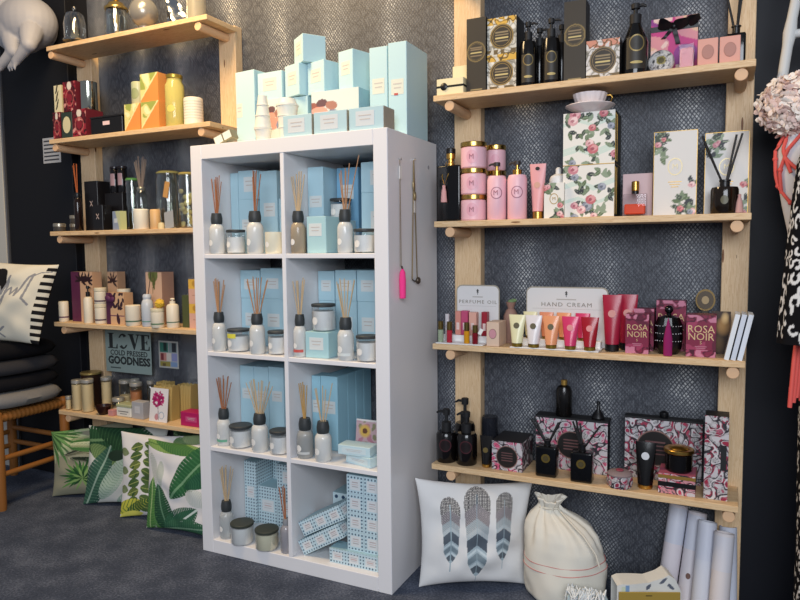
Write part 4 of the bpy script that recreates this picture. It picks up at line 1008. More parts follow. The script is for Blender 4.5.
def cup(label, x, y, zz, r0, r1, h, flip):
    t = thing('paper_cup', label, 'cup', (x, y, zz), 0, 'white cups stacked on the unit')
    p = [(0, 0), (r0, 0), (r0+(r1-r0)*.95, h-.005), (r1+.002, h-.004), (r1+.002, h), (r1-.002, h), (r0-.002, .004), (0, .004)]
    if flip: p = [(r, h-zc) for r, zc in p][::-1]
    MB().lathe(p, 24).obj('shell', mat('e9e6da', .45), t, smooth=35)
    return t
zz = z
for k, (r0, r1, h, f, s) in enumerate(((.023, .029, .042, False, 'bottom'), (.024, .029, .040, True, 'second'), (.019, .024, .036, True, 'third'), (.015, .019, .034, True, 'top'))):
    cup('white cup, %s of the slim tower beside the tall blue box' % s, .292, -.358, zz, r0, r1, h, f); zz += h+.0003
zz = z
for k, (r0, r1, h, f, s) in enumerate(((.026, .030, .045, False, 'bottom'), (.030, .033, .038, False, 'second'), (.033, .037, .034, False, 'third'), (.027, .034, .022, True, 'top'))):
    cup('white cup, %s of the broad tower next to the low blue boxes' % s, .374, -.33, zz, r0, r1, h, f); zz += h+.0003
t = thing('gift_tin', 'small silver and cream tin tilted at the far corner of the unit top', 'tin', (.108, -.325, z+.014)); 
MB().box(-.040, .040, -.02, .02, 0, .034, .003).obj('body', mat('8f8a72', .35, metal=.5), t); MB().box(-.035, -.002, -.0215, -.0198, .004, .030).box(.004, .036, -.0215, -.0198, .004, .030).obj('label_panel', mat('dfe2d6', .5), t)
t.rotation_euler = (0, -.38, .1)

# ---- necklaces on the side panel
xs = .7905
def necklace(label, y, ztop, zb, spread, col, r=.0013):
    t = thing('necklace', label, 'necklace', (xs, y, ztop), 0, 'necklaces hung on the unit side')
    MB().lathe([(0, 0), (.002, 0), (.002, .008), (.004, .009), (0, .010)], 10, M=Matrix.Rotation(pi/2, 4, 'Y')).obj('hook', SILV, t)
    d = ztop-zb
    MB().tube([(.004, 0, 0)]+[(.004, -spread*s, -d*s) for s in (.25, .5, .75, 1)], r, 6).obj('chain', col, t)
    MB().tube([(.004, 0, 0)]+[(.0045, spread*s, -d*s) for s in (.25, .5, .75, 1)], r, 6).obj('chain', col, t)
    return t
t = necklace('thin chain necklace with bright pink tassel and price tag', -.322, 1.402, 1.06, .004, mat('8f7f6c', .4, metal=.6), .0009)
MB().lathe([(0, 0), (.010, .002), (.011, .06), (.009, .085), (.004, .095), (0, .097)], 14, c=(.013, -.006, -.445)).obj('tassel', mat('ff3f8e', .8), t, smooth=50)
MB().tube([(.006, .003, -.34), (.008, .010, -.36), (.008, .008, -.385)], .003, 6).obj('bead', mat('3a2f30', .4), t)
MB().box(.003, .0050, -.004, .014, -.062, -.022).obj('price_tag', PAPERW, t)
t = necklace('bronze chain necklace with round pendant hung in a long loop', -.215, 1.412, 1.015, .020, mat('84704e', .4, metal=.7), .0019)
MB().tube([(.005, -.020, -.397), (.005, 0, -.405), (.005, .020, -.397)], .002, 6).ell((.010, .016, -.402), .008, .012, .012).obj('pendant', mat('5d5248', .35, metal=.7), t, smooth=50)
MB().ell((.006, -.005, -.085), .004, .008, .02).ell((.006, .004, -.12), .004, .007, .016).obj('charms', mat('a3906a', .35, metal=.6), t, smooth=50)
MB().box(.004, .0055, -.004, .008, -.175, -.135).obj('price_tag', PAPERW, t)
MB().lathe([(0, 0), (.007, 0), (.007, .0008), (0, .0008)], 14, M=Matrix.Translation((xs, -.083, 1.40)) @ Matrix.Rotation(pi/2, 4, 'Y')).obj('cam_cover', mat('a9a5a8', .5), bpy.data.objects['cube_shelving_unit'])
bpy.data.objects['cam_cover'].location = (-.395-.0005, .2, 0)
# ================================================================== LEFT RACK
GL = thin_glass('eef2f2', .12); GLS = thin_glass('f3f6f2', .08)
z = LR[0]+.0005
t = thing('glass_cloche', 'glass cloche with silver ornament inside at the far end of the glassware board', 'cloche', (-.868, -.15, z))
MB().lathe([(0, 0), (.03, 0), (.02, .006), (.014, .018), (.05, .024), (.052, .03), (0, .03)], 28).obj('silver_stand', mat('a9a9a2', .2, metal=1), t, smooth=40)
MB().lathe([(.045, .0305), (.046, .10), (.038, .14), (.012, .158), (0, .16)], 28).ell((0, 0, .168), .008, .008, .009).obj('dome', GL, t, smooth=50)
MB().lathe([(0, .031), (.024, .031), (.02, .05), (.012, .075), (.016, .085), (.008, .12), (0, .14)], 10).obj('ornament', mat('c9c2ac', .2, metal=.9), t, smooth=30)
t = thing('glass_jar', 'tall clear glass jar with gold trim beside the grey globe', 'jar', (-.612, -.15, z))
MB().lathe([(0, 0), (.042, 0), (.046, .006), (.046, .10), (.038, .125), (.04, .13), (.036, .132), (.043, .1), (.043, .008), (0, .006)], 28).obj('glass', GL, t, smooth=40)
MB().lathe([(.0465, .118), (.048, .12), (.048, .128), (.0465, .13)], 28).ell((0, 0, .165), .012, .012, .012).lathe([(0, .13), (.04, .131), (.03, .148), (0, .155)], 24).obj('gold_lid', mat('b59a5c', .25, metal=.9), t, smooth=40)
MB().lathe([(0, .007), (.006, .008), (.009, .11), (0, .112)], 12).obj('candle_stick', mat('e0c48a', .4), t)
t = thing('glass_globe', 'grey mercury glass globe on a stubby foot', 'globe', (-.455, -.15, z))
MB().lathe([(0, 0), (.026, 0), (.028, .004), (.020, .012), (.018, .026), (.02, .03)], 24).obj('foot', mat('9a9894', .3, metal=.4), t, smooth=40)
MB().ell((0, 0, .086), .058, .058, .060, 24, 16).obj('globe', mat('93918c', .25, metal=.45), t, smooth=80)
t = thing('silver_leaf_dish', 'crumpled silver leaf ornament beside the globe', 'ornament', (-.302, -.15, z))
b = MB(); P = [[(.048*(2*u-1)*(1-.3*abs(2*v-1)), .02*sin(6*u+3*v), .115*v+.02*sin(5*u)*v) for v in np.linspace(0, 1, 9)] for u in np.linspace(0, 1, 9)]
b.grid(P); Q = [[(p[0], p[1]+.004, p[2]) for p in r] for r in P]; b.grid(Q); b.obj('leaf', mat('b9bfc4', .16, metal=1), t, smooth=30)
t = cyl_jar('pale frosted glass jar at the cube unit end of the glassware board', -.193, -.13, z, .038, .13, mat('b9b5a4', .25, trans=.5), None, .004, name='glass_jar')

# ---- second board
z = LR[1]+.0005
def redart(w, h, seed):
    c = Cv(w, h, 44, '5a1420'); g = c.noise(70, seed); d = c.noise(120, seed+4)
    c.put((g > .3).astype(float), '8e2231'); c.put((abs(d) < .16).astype(float), '2a0d12'); c.put((d > .9).astype(float), 'c98c86')
    c.ell(w*.5, h*.86, w*.17, h*.14, 'd9cfc4'); c.ring(w*.5, h*.45, w*.3, .004, 'b0605c', ry=h*.26); c.ell(w*.5, h*.45, w*.22, h*.14, '7d1d2c')
    return c
RG = 'crimson patterned boxes'
printed('patterned_box', 'crimson patterned box at the outer end of the bottom row', 'gift box', -.966, -.918, -.205, z, .118, .09, redart(.05, .118, 1), side='4a1420', group=RG)
t = carton('tin', 'dark green box with large pale oval label among crimson boxes', 'box', -.912, -.845, -.205, z, .112, .06, mat('2b3a33', .5))
for nm, m_, s in (('label_oval', mat('cfc9a2', .5), 1), ):
    o = MB().lathe([(0, 0), (.024, 0), (.024, .0008), (0, .0008)], 26, sy=1.5).obj(nm, m_, t); o.location = (0, -.03, .058); o.rotation_euler = (pi/2, 0, 0)
printed('patterned_box', 'wide crimson patterned box in the bottom row beside the black tray', 'gift box', -.842, -.757, -.205, z, .118, .09, redart(.085, .118, 2), side='5a1826', group=RG)
c = Cv(.056, .12, 44, 'd8d0ac')
for k in range(6): c.leaf(.01+.006*(k % 2), .012+.018*k, .035, .005, .9, '3c3a30', bend=.2)
printed('patterned_box', 'cream box with dark script leaf pattern on top of the crimson boxes', 'gift box', -.964, -.915, -.195, z+.1183, .118, .06, c, side='b9b08c')
printed('patterned_box', 'crimson patterned box on top, beside the silver candle glass', 'gift box', -.912, -.832, -.19, z+.1183, .128, .09, redart(.085, .128, 3), side='5a1826', group=RG)
t = thing('candle_glass', 'shiny silver candle glass standing above the crimson boxes', 'candle', (-.792, -.155, z+.1185))
MB().lathe([(0, 0), (.033, 0), (.035, .003), (.035, .122), (.032, .122), (.031, .006), (0, .006)], 26).obj('glass', mat('c4c4b4', .12, metal=1), t, smooth=40)
t = thing('black_tray_box', 'low black box with small white label beside crimson boxes', 'box', (-.648, -.135, z))
MB().box(-.094, .094, -.06, .06, 0, .072, .002).obj('body', mat('121214', .35), t); MB().box(-.096, .096, -.062, .062, .0721, .078).obj('lid', mat('1e1d1f', .3), t); MB().box(-.02, .02, -.0608, -.0598, .040, .056).obj('label_panel', mat('e5c9cc', .5), t)
def lime(w, h, seed):
    c = Cv(w, h, 44, 'd9d28c'); g = c.noise(90, seed)
    c.put(((c.Y > h*.45) & (g > .2)).astype(float), '9aa552'); c.put(((c.Y > h*.45) & (g < -.6)).astype(float), 'ece6b4')
    c.put((c.Y/h < .05+.95*c.X/w).astype(float), 'e98f4a'); c.put(((c.Y/h > .05+.95*c.X/w) & (c.Y/h < .13+.95*c.X/w)).astype(float), 'e8d9a0'); return c
LG = 'lime and orange diagonal boxes'
printed('patterned_box', 'lime and orange diagonal box in the bottom row next to black box', 'gift box', -.545, -.457, -.19, z, .114, .08, lime(.088, .114, 1), side='d9924c', group=LG)
printed('patterned_box', 'lime and orange diagonal box in the bottom row next to yellow candle', 'gift box', -.450, -.352, -.19, z, .114, .09, lime(.098, .114, 2), side='dd9650', group=LG)
printed('patterned_box', 'lime and orange diagonal box stacked on top', 'gift box', -.455, -.357, -.185, z+.1143, .114, .09, lime(.098, .114, 3), side='d99450', group=LG)
t = cyl_jar('pale green candle glass standing on the lime box', -.503, -.150, z+.1143, .028, .098, mat('b9c09a', .3), None, .004, name='candle', cat='candle', disc=(mat('8f9a70', .5), .45, .7))
t = thing('jar_candle', 'tall yellow candle jar with clear shoulder and gold lid', 'candle', (-.298, -.155, z))
MB().lathe([(0, 0), (.036, 0), (.038, .004), (.038, .17), (.030, .186), (.030, .198), (.027, .198), (.027, .186), (.035, .168), (.035, .14), (0, .138)], 26).obj('jar', mat('d9cf7c', .12, trans=.35), t, smooth=40)
MB().lathe([(0, .002), (.0372, .002), (.0372, .138), (0, .138)], 24).obj('wax', mat('d6c64e', .4), t); MB().lathe(rim(.033, .016), 24, c=(0, 0, .197)).obj('lid', mat('b9a24c', .3, metal=.8), t, smooth=35)
patch('label_sticker', mat('d3c468', .5), t, .038, .075, .018, .014, .3)
t = cyl_jar('white ribbed candle tumbler near the end of the board', -.215, -.14, z, .038, .120, mat('e4e0d2', .45), None, .004, name='candle', cat='candle')
b = MB()
for k in range(7): b.lathe([(.0375, .03+.011*k), (.0392, .033+.011*k), (.0375, .036+.011*k)], 26)
b.obj('ribs', mat('cfccbe', .5), t, smooth=60)

# ---- third board
z = LR[2]+.0005
TIN = mat('a8a294', .3, metal=.7)
for lab, x, y, k in (('silver travel tin lying alone at the far end of the board', -.972, -.192, 0), ('silver travel tin, lower of the pair stacked at the rear', -.945, -.128, 0), ('silver travel tin, upper of the pair stacked at the rear', -.943, -.128, 1)):
    t = thing('candle_tin', lab, 'tin', (x, y, z+.0375*k), 0, 'silver travel tins')
    MB().lathe([(0, 0), (.025, 0), (.026, .002), (.026, .02), (0, .02)], 24).obj('body', mat('3f3c38', .4), t, smooth=35); MB().lathe(rim(.027, .016), 24, c=(0, 0, .0202)).obj('lid', TIN, t, smooth=35)
t = diffuser('dark brown bottle diffuser with orange reeds in front of black boxes', -.862, -.18, z, .0165, .15, .02, fan_reeds(4, .014, .30, 20, -.008, .004), mat('a3562c', .8), glass=mat('1a0e08', .12, spec=.6), group=None, collar=BLACKP, lab=False, disc=False)
XB = mat('131215', .35)
def xmark(t, w, d, h, zc=.55, s=.014):
    b = MB()
    for a in (.6, -.6): b.box(-s, s, -d/2-.0008, -d/2+.0002, -.0012, .0012, M=Matrix.Translation((0, 0, h*zc)) @ Matrix.Rotation(pi/2+a, 4, 'Y'))
    b.obj('cross_mark', mat('b9a9a6', .5), t)
carton('black_box', 'tall black box behind the brown diffuser bottle', 'box', -.848, -.766, -.155, z, .220, .07, XB, group='black boxes', extra=xmark)
carton('black_box', 'small black box with pale cross mark at the front', 'box', -.750, -.690, -.198, z, .110, .05, XB, group='black boxes', extra=xmark)
carton('black_box', 'wide black box behind the small cross marked box', 'box', -.754, -.645, -.128, z, .165, .07, XB, group='black boxes')
for lab, x in (('black candle jar with silver edge on the wide black box, nearer the post', -.722), ('black candle jar with silver edge on the wide black box, nearer the glass jars', -.676)):
    t = cyl_jar(lab, x, -.095, z+.1653, .0205, .118, mat('100f12', .12, spec=.6), mat('2b2529', .25), .01, name='candle_jar', cat='candle', group='black candle jars')
    patch('cross_label', mat('a88a90', .4), t, .0205, .06, .012, .026, .2, oval=False)
c = Cv(.06, .08, 30, '8f9fb8'); c.put((c.X+c.Y*.4 > .055).astype(float), 'c5cba0'); c.rect(.012, .040, .03, .05, 'cdd6dc')
t = printed('small_carton', 'small pale blue and green carton standing askew at the front', 'box', -.640, -.578, -.195, z, .080, .03, c, side='b9c08c', rz=-.25)
t = cyl_jar('plain white candle cup in front of the glass bottle', -.477, -.185, z, .031, .088, mat('e9e3d0', .4), None, .004, name='candle_cup', cat='candle'); patch('print', mat('2a2a2a', .6), t, .031, .04, .006, .010, -.75, oval=False)
t = diffuser('clear glass bottle with thick grey reeds behind the white candle cup', -.530, -.130, z, .025, .17, .012, fan_reeds(8, .026, .312, 22, .004, .012), mat('7c7068', .9), glass=GLS, group=None, collar=mat('8d8f8a', .3, metal=.6), disc=False, rr=.0034)
def kiln(label, x, y, r, h, lidm, fillm=None, f=.4, tagm=None):
    t = thing('glass_jar', label, 'jar', (x, y, z), 0, 'glass jars on the third board')
    MB().lathe([(0, 0), (r*.94, 0), (r, .006), (r, h*.84), (r*.9, h*.92), (r*.9, h*.96), (r*.86, h*.96), (r*.95, h*.82), (r*.95, .008), (0, .006)], 28).obj('glass', GLS, t, smooth=40)
    MB().lathe([(0, h*.955), (r*.95, h*.955), (r*.96, h*.975), (r*.8, h), (0, h)], 28).obj('lid', lidm, t, smooth=40)
    if fillm:
        R = random.Random(int(r*9999)); b = MB()
        for k in range(26):
            a = R.uniform(0, 6.3); q = r*.72*sqrt(R.random()); b.ell((q*cos(a), q*sin(a), .014+(h*f-.014)*R.random()), .011, .009, .010, 8, 5)
        b.obj('wax_melts', fillm, t, smooth=60)
    if tagm: MB().box(-.014, .012, -r-.004, -r-.002, h*.55, h*.82, M=Matrix.Rotation(.25, 4, 'Y')).obj('swing_tag', tagm, t)
    return t
kiln('clear glass jar with green rimmed lid behind the tilted carton', -.622, -.092, .030, .228, mat('5f9a52', .35))
kiln('wide clear glass jar with a tan swing tag and yellowish lid', -.395, -.105, .054, .243, mat('a9a468', .25, trans=.3), tagm=mat('b98c52', .7))
kiln('glass jar full of yellow wax melts beside the cube unit', -.262, -.135, .040, .228, mat('b3a35c', .3, trans=.3), mat('eee09a', .5), .68)
t = cyl_jar('small peach candle tumbler before the wide jar', -.393, -.19, z, .021, .084, mat('d3ac78', .4), None, .004, name='candle_cup', cat='candle')
t = thing('small_card', 'small grey card leaning at the front of the board by the yellow wax jar', 'card', (-.310, -.196, z)); o = MB().box(-.024, .024, -.001, .001, 0, .072).obj('body', mat('94999e', .5), t); o.rotation_euler = (-.15, -.2, 0)
for k, x in enumerate((-.350, -.338)): pass
t = bottle('tiny cream pot beside the peach candle tumbler', -.355, -.196, z, [(0, 0), (.013, 0), (.014, .012), (.011, .024), (0, .026)], mat('d8c89a', .5), cat='pot', name='pot')

# ---- fourth board
z = LR[3]+.0005
CR = mat('e6dcc6', .4)
def bandcup(label, x, y, r, h, bc, m=CR, **k):
    t = cyl_jar(label, x, y, z, r, h, m, None, .004, name='candle_cup', cat='candle', **k); patch('print_band', mat(bc, .5), t, r, h*.22, r*2.2, h*.03, .3, oval=False); return t
bandcup('cream candle cup with purple band alone at the black wall end', -.980, -.185, .021, .096, '5d3550')
c = Cv(.15, .225, 66, 'd6ae8c'); c.rect(0, .062, 0, .225, '5f2a4a')
for q in (.07, .115):
    for a in (2.6, 2.0, 1.2, .6, .1, -.5, 3.2): c.leaf(q, .185, .045, .006, a, '2f1c22')
printed('palm_box', 'purple and tan box with dark palm print', 'box', -.948, -.810, -.165, z, .226, .05, c, side='c79f7e', group='palm print boxes')
c = Cv(.09, .225, 50, 'cba483')
for a in (2.6, 2.0, 1.2, .6, .1, -.5, 3.2): c.leaf(.045, .18, .05, .006, a, '2f1c22')
printed('palm_box', 'tan palm print box standing behind the stacked cream jars', 'box', -.790, -.728, -.10, z, .225, .045, c, side='bb9474', group='palm print boxes')
pump('cream pump bottle before the purple and tan box', -.812, -.19, z, .020, .118, .165, CR, BLACKP, None, None, head=.02)
JG = dict(bm=CR, lm=mat('d9cfb4', .35), lh=.016, group='cream jars stacked in a pair', band=(mat('4b2d3e', .5), .2, .003), name='cream_jar')
cyl_jar('cream jar with purple band at the bottom of the pair', -.744, -.182, z, .0255, .086, **JG); cyl_jar('cream jar with purple band on top of the pair', -.743, -.182, z+.0863, .0255, .072, **JG)
c = Cv(.13, .135, 60, 'd3ab84'); R = random.Random(5)
for k in range(16): c.leaf(R.uniform(.04, .12), R.uniform(.06, .13), .03, .007, R.uniform(0, 6), '35212a')
c.rect(0, .03, 0, .135, '512442'); c.ell(.028, .11, .026, .026, '5a2748')
for a in range(8): c.leaf(.028, .10, .034, .010, a*.8, '4b1d3c')
c.rect(.03, .13, .034, .040, '6b3a55'); c.leaf(.09, .0, .05, .012, 1.8, '3a1f2e')
t = printed('gift_box', 'peach box with purple bow and dark leaf print', 'gift box', -.700, -.592, -.19, z, .138, .05, c, side='c39c78')
MB().ell((-.036, -.030, .112), .018, .008, .013, M=Matrix.Rotation(.5, 3, 'Y')).ell((-.012, -.030, .108), .016, .008, .012, M=Matrix.Rotation(-.5, 3, 'Y')).obj('bow', mat('54234a', .6), t, smooth=60)
cyl_jar('cream jar with knob lid standing behind the peach bow box', -.685, -.105, z, .028, .150, CR, mat('e3dbc4', .35), .018, name='cream_jar')
bandcup('cream candle cup with green band beside the peach bow box', -.540, -.19, .0315, .092, '4d6a52')
t = diffuser('grey white bottle diffuser with single dark reed', -.456, -.19, z, .0245, .118, .018, [(.028, 0, .232)], mat('3f342e', .8), glass=mat('c4cad0', .25), group=None, collar=mat('c9ced4', .3), disc=False); patch('print_band', mat('5d8a7a', .5), t, .0245, .022, .05, .002, .2, oval=False)
c = Cv(.098, .225, 60, 'd9b294'); c.ell(.045, .215, .030, .034, '6c7440'); c.leaf(.045, .225, .08, .010, -1.5, '59602f'); c.line([(.045, .20), (.035, .05)], .002, '8b6f4c')
printed('leaf_box', 'tall peach box with green leaf print', 'gift box', -.528, -.436, -.125, z, .226, .07, c, side='b98f78')
cyl_jar('small cream jar with green band under the yellow pompom', -.385, -.205, z, .027, .080, CR, mat('d9cfb0', .35), .014, name='cream_jar', band=(mat('5d7a5a', .5), .2, .003))
t = thing('yellow_flower', 'yellow pompom flower resting on the small cream jar', 'flower', (-.372, -.203, z+.0803)); b = MB(); R = random.Random(3); b.ell((0, 0, .019), .018, .018, .018, 14, 10)
for k in range(60):
    a = R.uniform(0, 6.28); q = R.uniform(-.9, 1); s_ = sqrt(max(0, 1-q*q)); b.ell((.018*s_*cos(a), .018*s_*sin(a), .019+.018*q), .0035, .0035, .0035, 6, 4)
b.obj('petals', mat('d9b23c', .8), t, smooth=60)
pump('cream rounded lotion bottle next to the dark green box', -.320, -.185, z, .0255, .100, .122, CR, CR, None, lambda t: patch('print_band', mat('4d6a52', .5), t, .0255, .024, .05, .002, .2, oval=False), head=.012)
carton('dark_carton', 'narrow dark olive green carton beside the yellow and pink boxes', 'box', -.288, -.246, -.165, z, .134, .05, mat('4a5230', .5))
c = Cv(.08, .1, 40, 'd6a896'); c.put((c.Y > .062).astype(float), 'dcb04a'); c.ell(.03, .082, .012, .012, 'b98a3a'); c.line([(.02, .035), (.06, .035)], .004, 'a87a6a')
for k, s in enumerate(('lower', 'upper')): printed('candle_carton', 'yellow and pink carton, %s of the pair at the cube unit' % s, 'box', -.240, -.160, -.175, z+.1003*k, .100, .07, c, side='c4987c', group='yellow and pink cartons')

# ---- fifth board
z = LR[4]+.0005
CM = mat('ead9ba', .45); SL = mat('c4c1b8', .3, metal=.6); GJ = thin_glass('f6f3e6', .05)
def sj(label, x, y, r, h, fm=CM, f=.72, lm=SL, group='scrub jars with silver lids'):
    return cyl_jar(label, x, y, z, r, h, GJ, lm, .016, name='scrub_jar', group=group, inner=(fm, f))
for k_ in (1,):
    sj('tiny cream filled jar nearest the stool', -.970, -.19, .013, .062)
    sj('tall cream jar with silver lid, nearest the stool', -.920, -.182, .0235, .140, f=.85); sj('tall cream jar with silver lid, second from the stool', -.852, -.182, .0265, .148, f=.85)
    sj('tall cream jar with silver lid behind the dark red bowl', -.808, -.115, .0235, .150, f=.85)
    sj('silver lidded jar at the back next to the peach scrub', -.712, -.095, .026, .140, f=.5); sj('low silver lidded jar behind the white tub', -.690, -.155, .026, .072, f=.4)
    sj('silver lidded jar at the back behind the peach scrub', -.655, -.09, .019, .148, f=.5); sj('jar of peach scrub with silver lid', -.607, -.13, .026, .143, mat('c4845e', .5), .72)
    sj('slim clear jar at the back by the flower card', -.560, -.09, .015, .147, f=.3)
t = cyl_jar('dark jar with broad flat gold lid behind the tall cream jars', -.925, -.100, z, .046, .162, mat('2c1c16', .3), mat('a8945c', .35, metal=.6), .01, name='dark_jar')
t = bottle('small dark red bowl at the front edge of the board', -.742, -.193, z, [(0, 0), (.018, 0), (.020, .004), (.032, .028), (.034, .04), (.031, .04), (.02, .012), (0, .01)], mat('2a100c', .3), cat='bowl', name='bowl')
t = carton('soap_cake', 'small pink soap cake lying beside the white tub', 'soap', -.700, -.670, -.205, z, .026, .03, mat('c98c88', .6))
t = thing('tub', 'white tub with green top stripe at the front edge', 'tub', (-.617, -.165, z)); MB().box(-.044, .044, -.03, .03, 0, .042, .004).obj('body', mat('d9d8cf', .45), t); MB().box(-.045, .045, -.031, .031, .0422, .056, .003).obj('lid', mat('a9ac84', .45), t); strips(t, [(-.03, .03, .024, .004), (-.02, .02, .014, .003)], INK, y=-.03)
carton('grey_carton', 'small pale grey carton next to the magenta flower card', 'box', -.566, -.500, -.195, z, .074, .04, mat('a9a8aa', .55), lab=(.03, .03, .04, 0), lm=mat('c2c2c4', .6))
t = thing('flower_card', 'white card with magenta dahlia leaning on the gold paper bags', 'card', (-.415, -.196, z)); c = Cv(.10, .142, 60, 'e0dcdc')
R = random.Random(9)
for k in range(90): a = R.uniform(0, 6.28); q = .03*sqrt(R.random()); c.ell(.045+q*cos(a), .095+q*1.1*sin(a), .006, .004, R.choice(('a81c62', 'c22672', '8e1450')), a)
c.line([(.046, .065), (.052, .008)], .004, '9a8a90'); c.ell(.04, .02, .010, .014, 'c08a90'); c.ring(.068, .028, .014, .003, '8aa0b8')
o = painted_block('body', t, .10, .003, .142, c, side='d9d6d4'); o.rotation_euler = (-.12, 0, 0)
for k, (x, y, w, s) in enumerate(((-.415, -.140, .105, 'in the middle of the three, behind the dahlia card'), (-.345, -.088, .085, 'nearest the magenta box'), (-.478, -.085, .070, 'at the back by the slim jar'))):
    t = thing('paper_bag', 'gold kraft paper bag ' + s, 'bag', (x, y, z), -.05*k, 'gold kraft paper bags')
    b = MB(); n = 24; P = []
    for i in range(n+1):
        u = i/n; xx = w*(u-.5); wig = .004*sin(u*34+k)
        P.append([(xx*.9, -.022, 0), (xx*.96, -.024+wig*.5, .08), (xx, -.020+wig, .146+.004*sin(i*2.4))])
    b.grid(P); b.grid([[(p[0], -p[1]-.0, p[2]) for p in r] for r in P])
    for i in (0, n): b.grid([[P[i][j] for j in range(3)], [(P[i][j][0], -P[i][j][1], P[i][j][2]) for j in range(3)]])
    b.obj('body', mat('b3985a', .7), t, smooth=40)
t = carton('magenta_box', 'magenta open box at the cube unit end of the lowest board', 'box', -.285, -.170, -.198, z, .058, .06, mat('b01a5c', .5), lab=(.06, .022, .030, 0), lm=mat('c04a7c', .5))
t = pump('small blush bottle standing behind the magenta box', -.215, -.105, z, .022, .085, .118, mat('d8bcb4', .4), mat('e3d2cc', .4), None, head=.012)
t = thing('mascara_stick', 'dark stick leaning behind the magenta box', 'stick', (-.255, -.118, z)); MB().tube([(0, 0, .004), (.028, 0, .10)], .006, 8).obj('stick', BLACKP, t, smooth=50)

# ---- signs on the wallpaper and the sticker
t = thing('wall_poster', 'grey green poster lettered LOVE COLD PRESSED GOODNESS under the fourth board', 'poster', (-.738, -.0462, .654))
o = MB().box(-.1445, .1445, -.0011, .0, -.098, .1265).obj('sheet', mat('8fa09c', .7), t)
INKP = mat('2a2f30', .7)
def serif(cx, zc, w, h, ch):
    """heavy stencil serif capitals as outlines in x,z"""
    q = lambda pts: [(cx+(x-.5)*w, zc+(y-.5)*h) for x, y in pts]
    arc = lambda r0, r1, a0, a1: [(.5+r1*.5*cos(a), .5+.5*sin(a)) for a in np.linspace(a0, a1, 12)]+[(.5+r0*.5*cos(a)-.06, .5+.42*sin(a)) for a in np.linspace(a1, a0, 12)]
    return {'L': [q([(0, 0), (1, 0), (1, .30), (.93, .30), (.84, .07), (.50, .07), (.50, .94), (.62, .94), (.62, 1), (0, 1), (0, .94), (.14, .94), (.14, .07), (0, .07)])],
            'V': [q([(-.05, 1), (-.05, .94), (.06, .94), (.48, 0), (.56, 0), (.94, .94), (1.05, .94), (1.05, 1), (.70, 1), (.70, .94), (.84, .94), (.62, .36), (.40, .94), (.50, .94), (.50, 1)])],
            'E': [q([(0, 0), (1, 0), (1, .28), (.93, .28), (.84, .07), (.48, .07), (.48, .47), (.66, .47), (.70, .36), (.76, .36), (.76, .64), (.70, .64), (.66, .53), (.48, .53), (.48, .93), (.82, .93), (.91, .74), (.98, .74), (.98, 1), (0, 1), (0, .94), (.13, .94), (.13, .06), (0, .06)])],
            'O': [q([(.5+.5*cos(a), .5+.5*sin(a)) for a in np.linspace(.75, 2.75, 14)]+[(.42+.22*cos(a), .58+.30*sin(a)) for a in np.linspace(2.6, .6, 10)]), q([(.5+.5*cos(a), .5+.5*sin(a)) for a in np.linspace(3.9, 5.9, 14)]+[(.58+.22*cos(a), .42+.30*sin(a)) for a in np.linspace(5.7, 3.7, 10)])]}[ch]
b = MB()
for ch, cx, w in (('L', -.096, .062), ('O', -.030, .060), ('V', .040, .066), ('E', .108, .058)):
    for out in serif(cx, .048, w, .072, ch): b.prism(out, -.0016, -.0010)
b.obj('lettering', INKP, o)
text(o, 'COLD PRESSED', .034, (.004, -.0012, -.008), INKP, bold=.0007, sx=1.02); text(o, 'GOODNESS', .050, (.004, -.0012, -.044), INKP, bold=.0022, sx=1.0)
strips(o, [(-.115, -.05, -.078, .006)], mat('4a5554', .7), y=-.001)
t = thing('wall_postcard', 'small postcard of four colour pictures beside the poster', 'postcard', (-.535, -.0005, .647)); c = Cv(.118, .124, 44, 'b9b9b4')
for x0, x1, y0, y1, h_ in ((.006, .058, .072, .117, '3f7a6c'), (.030, .050, .078, .117, '2a3a38'), (.060, .112, .072, .117, '8a9a9c'), (.08, .105, .075, .117, '33363c'), (.006, .045, .032, .070, 'c98a80'), (.012, .03, .036, .066, '7c3a40'), (.047, .075, .032, .070, 'd9cfc4'), (.077, .112, .032, .070, '8f94c0'), (.006, .07, .006, .030, '9a8f4c'), (.02, .04, .008, .022, '6b5a3a'), (.072, .112, .006, .030, '7f9ac0')): c.rect(x0, x1, y0, y1, h_)
painted_block('sheet', t, .118, .001, .124, c, side='b9b9b4', y0=-.001, z0=-.062)
t = thing('wall_sticker', 'small white printed notice on the black wall beside the rack', 'notice', (-1.205, -.0352, 1.606)); MB().box(-.062, .062, -.0008, 0, -.06, .06).obj('sheet', mat('b4b6ba', .5), t)
strips(t, [(-.055, .05, .045-.018*k, .007) for k in range(6)], mat('3a3c42', .6), y=-.0008)
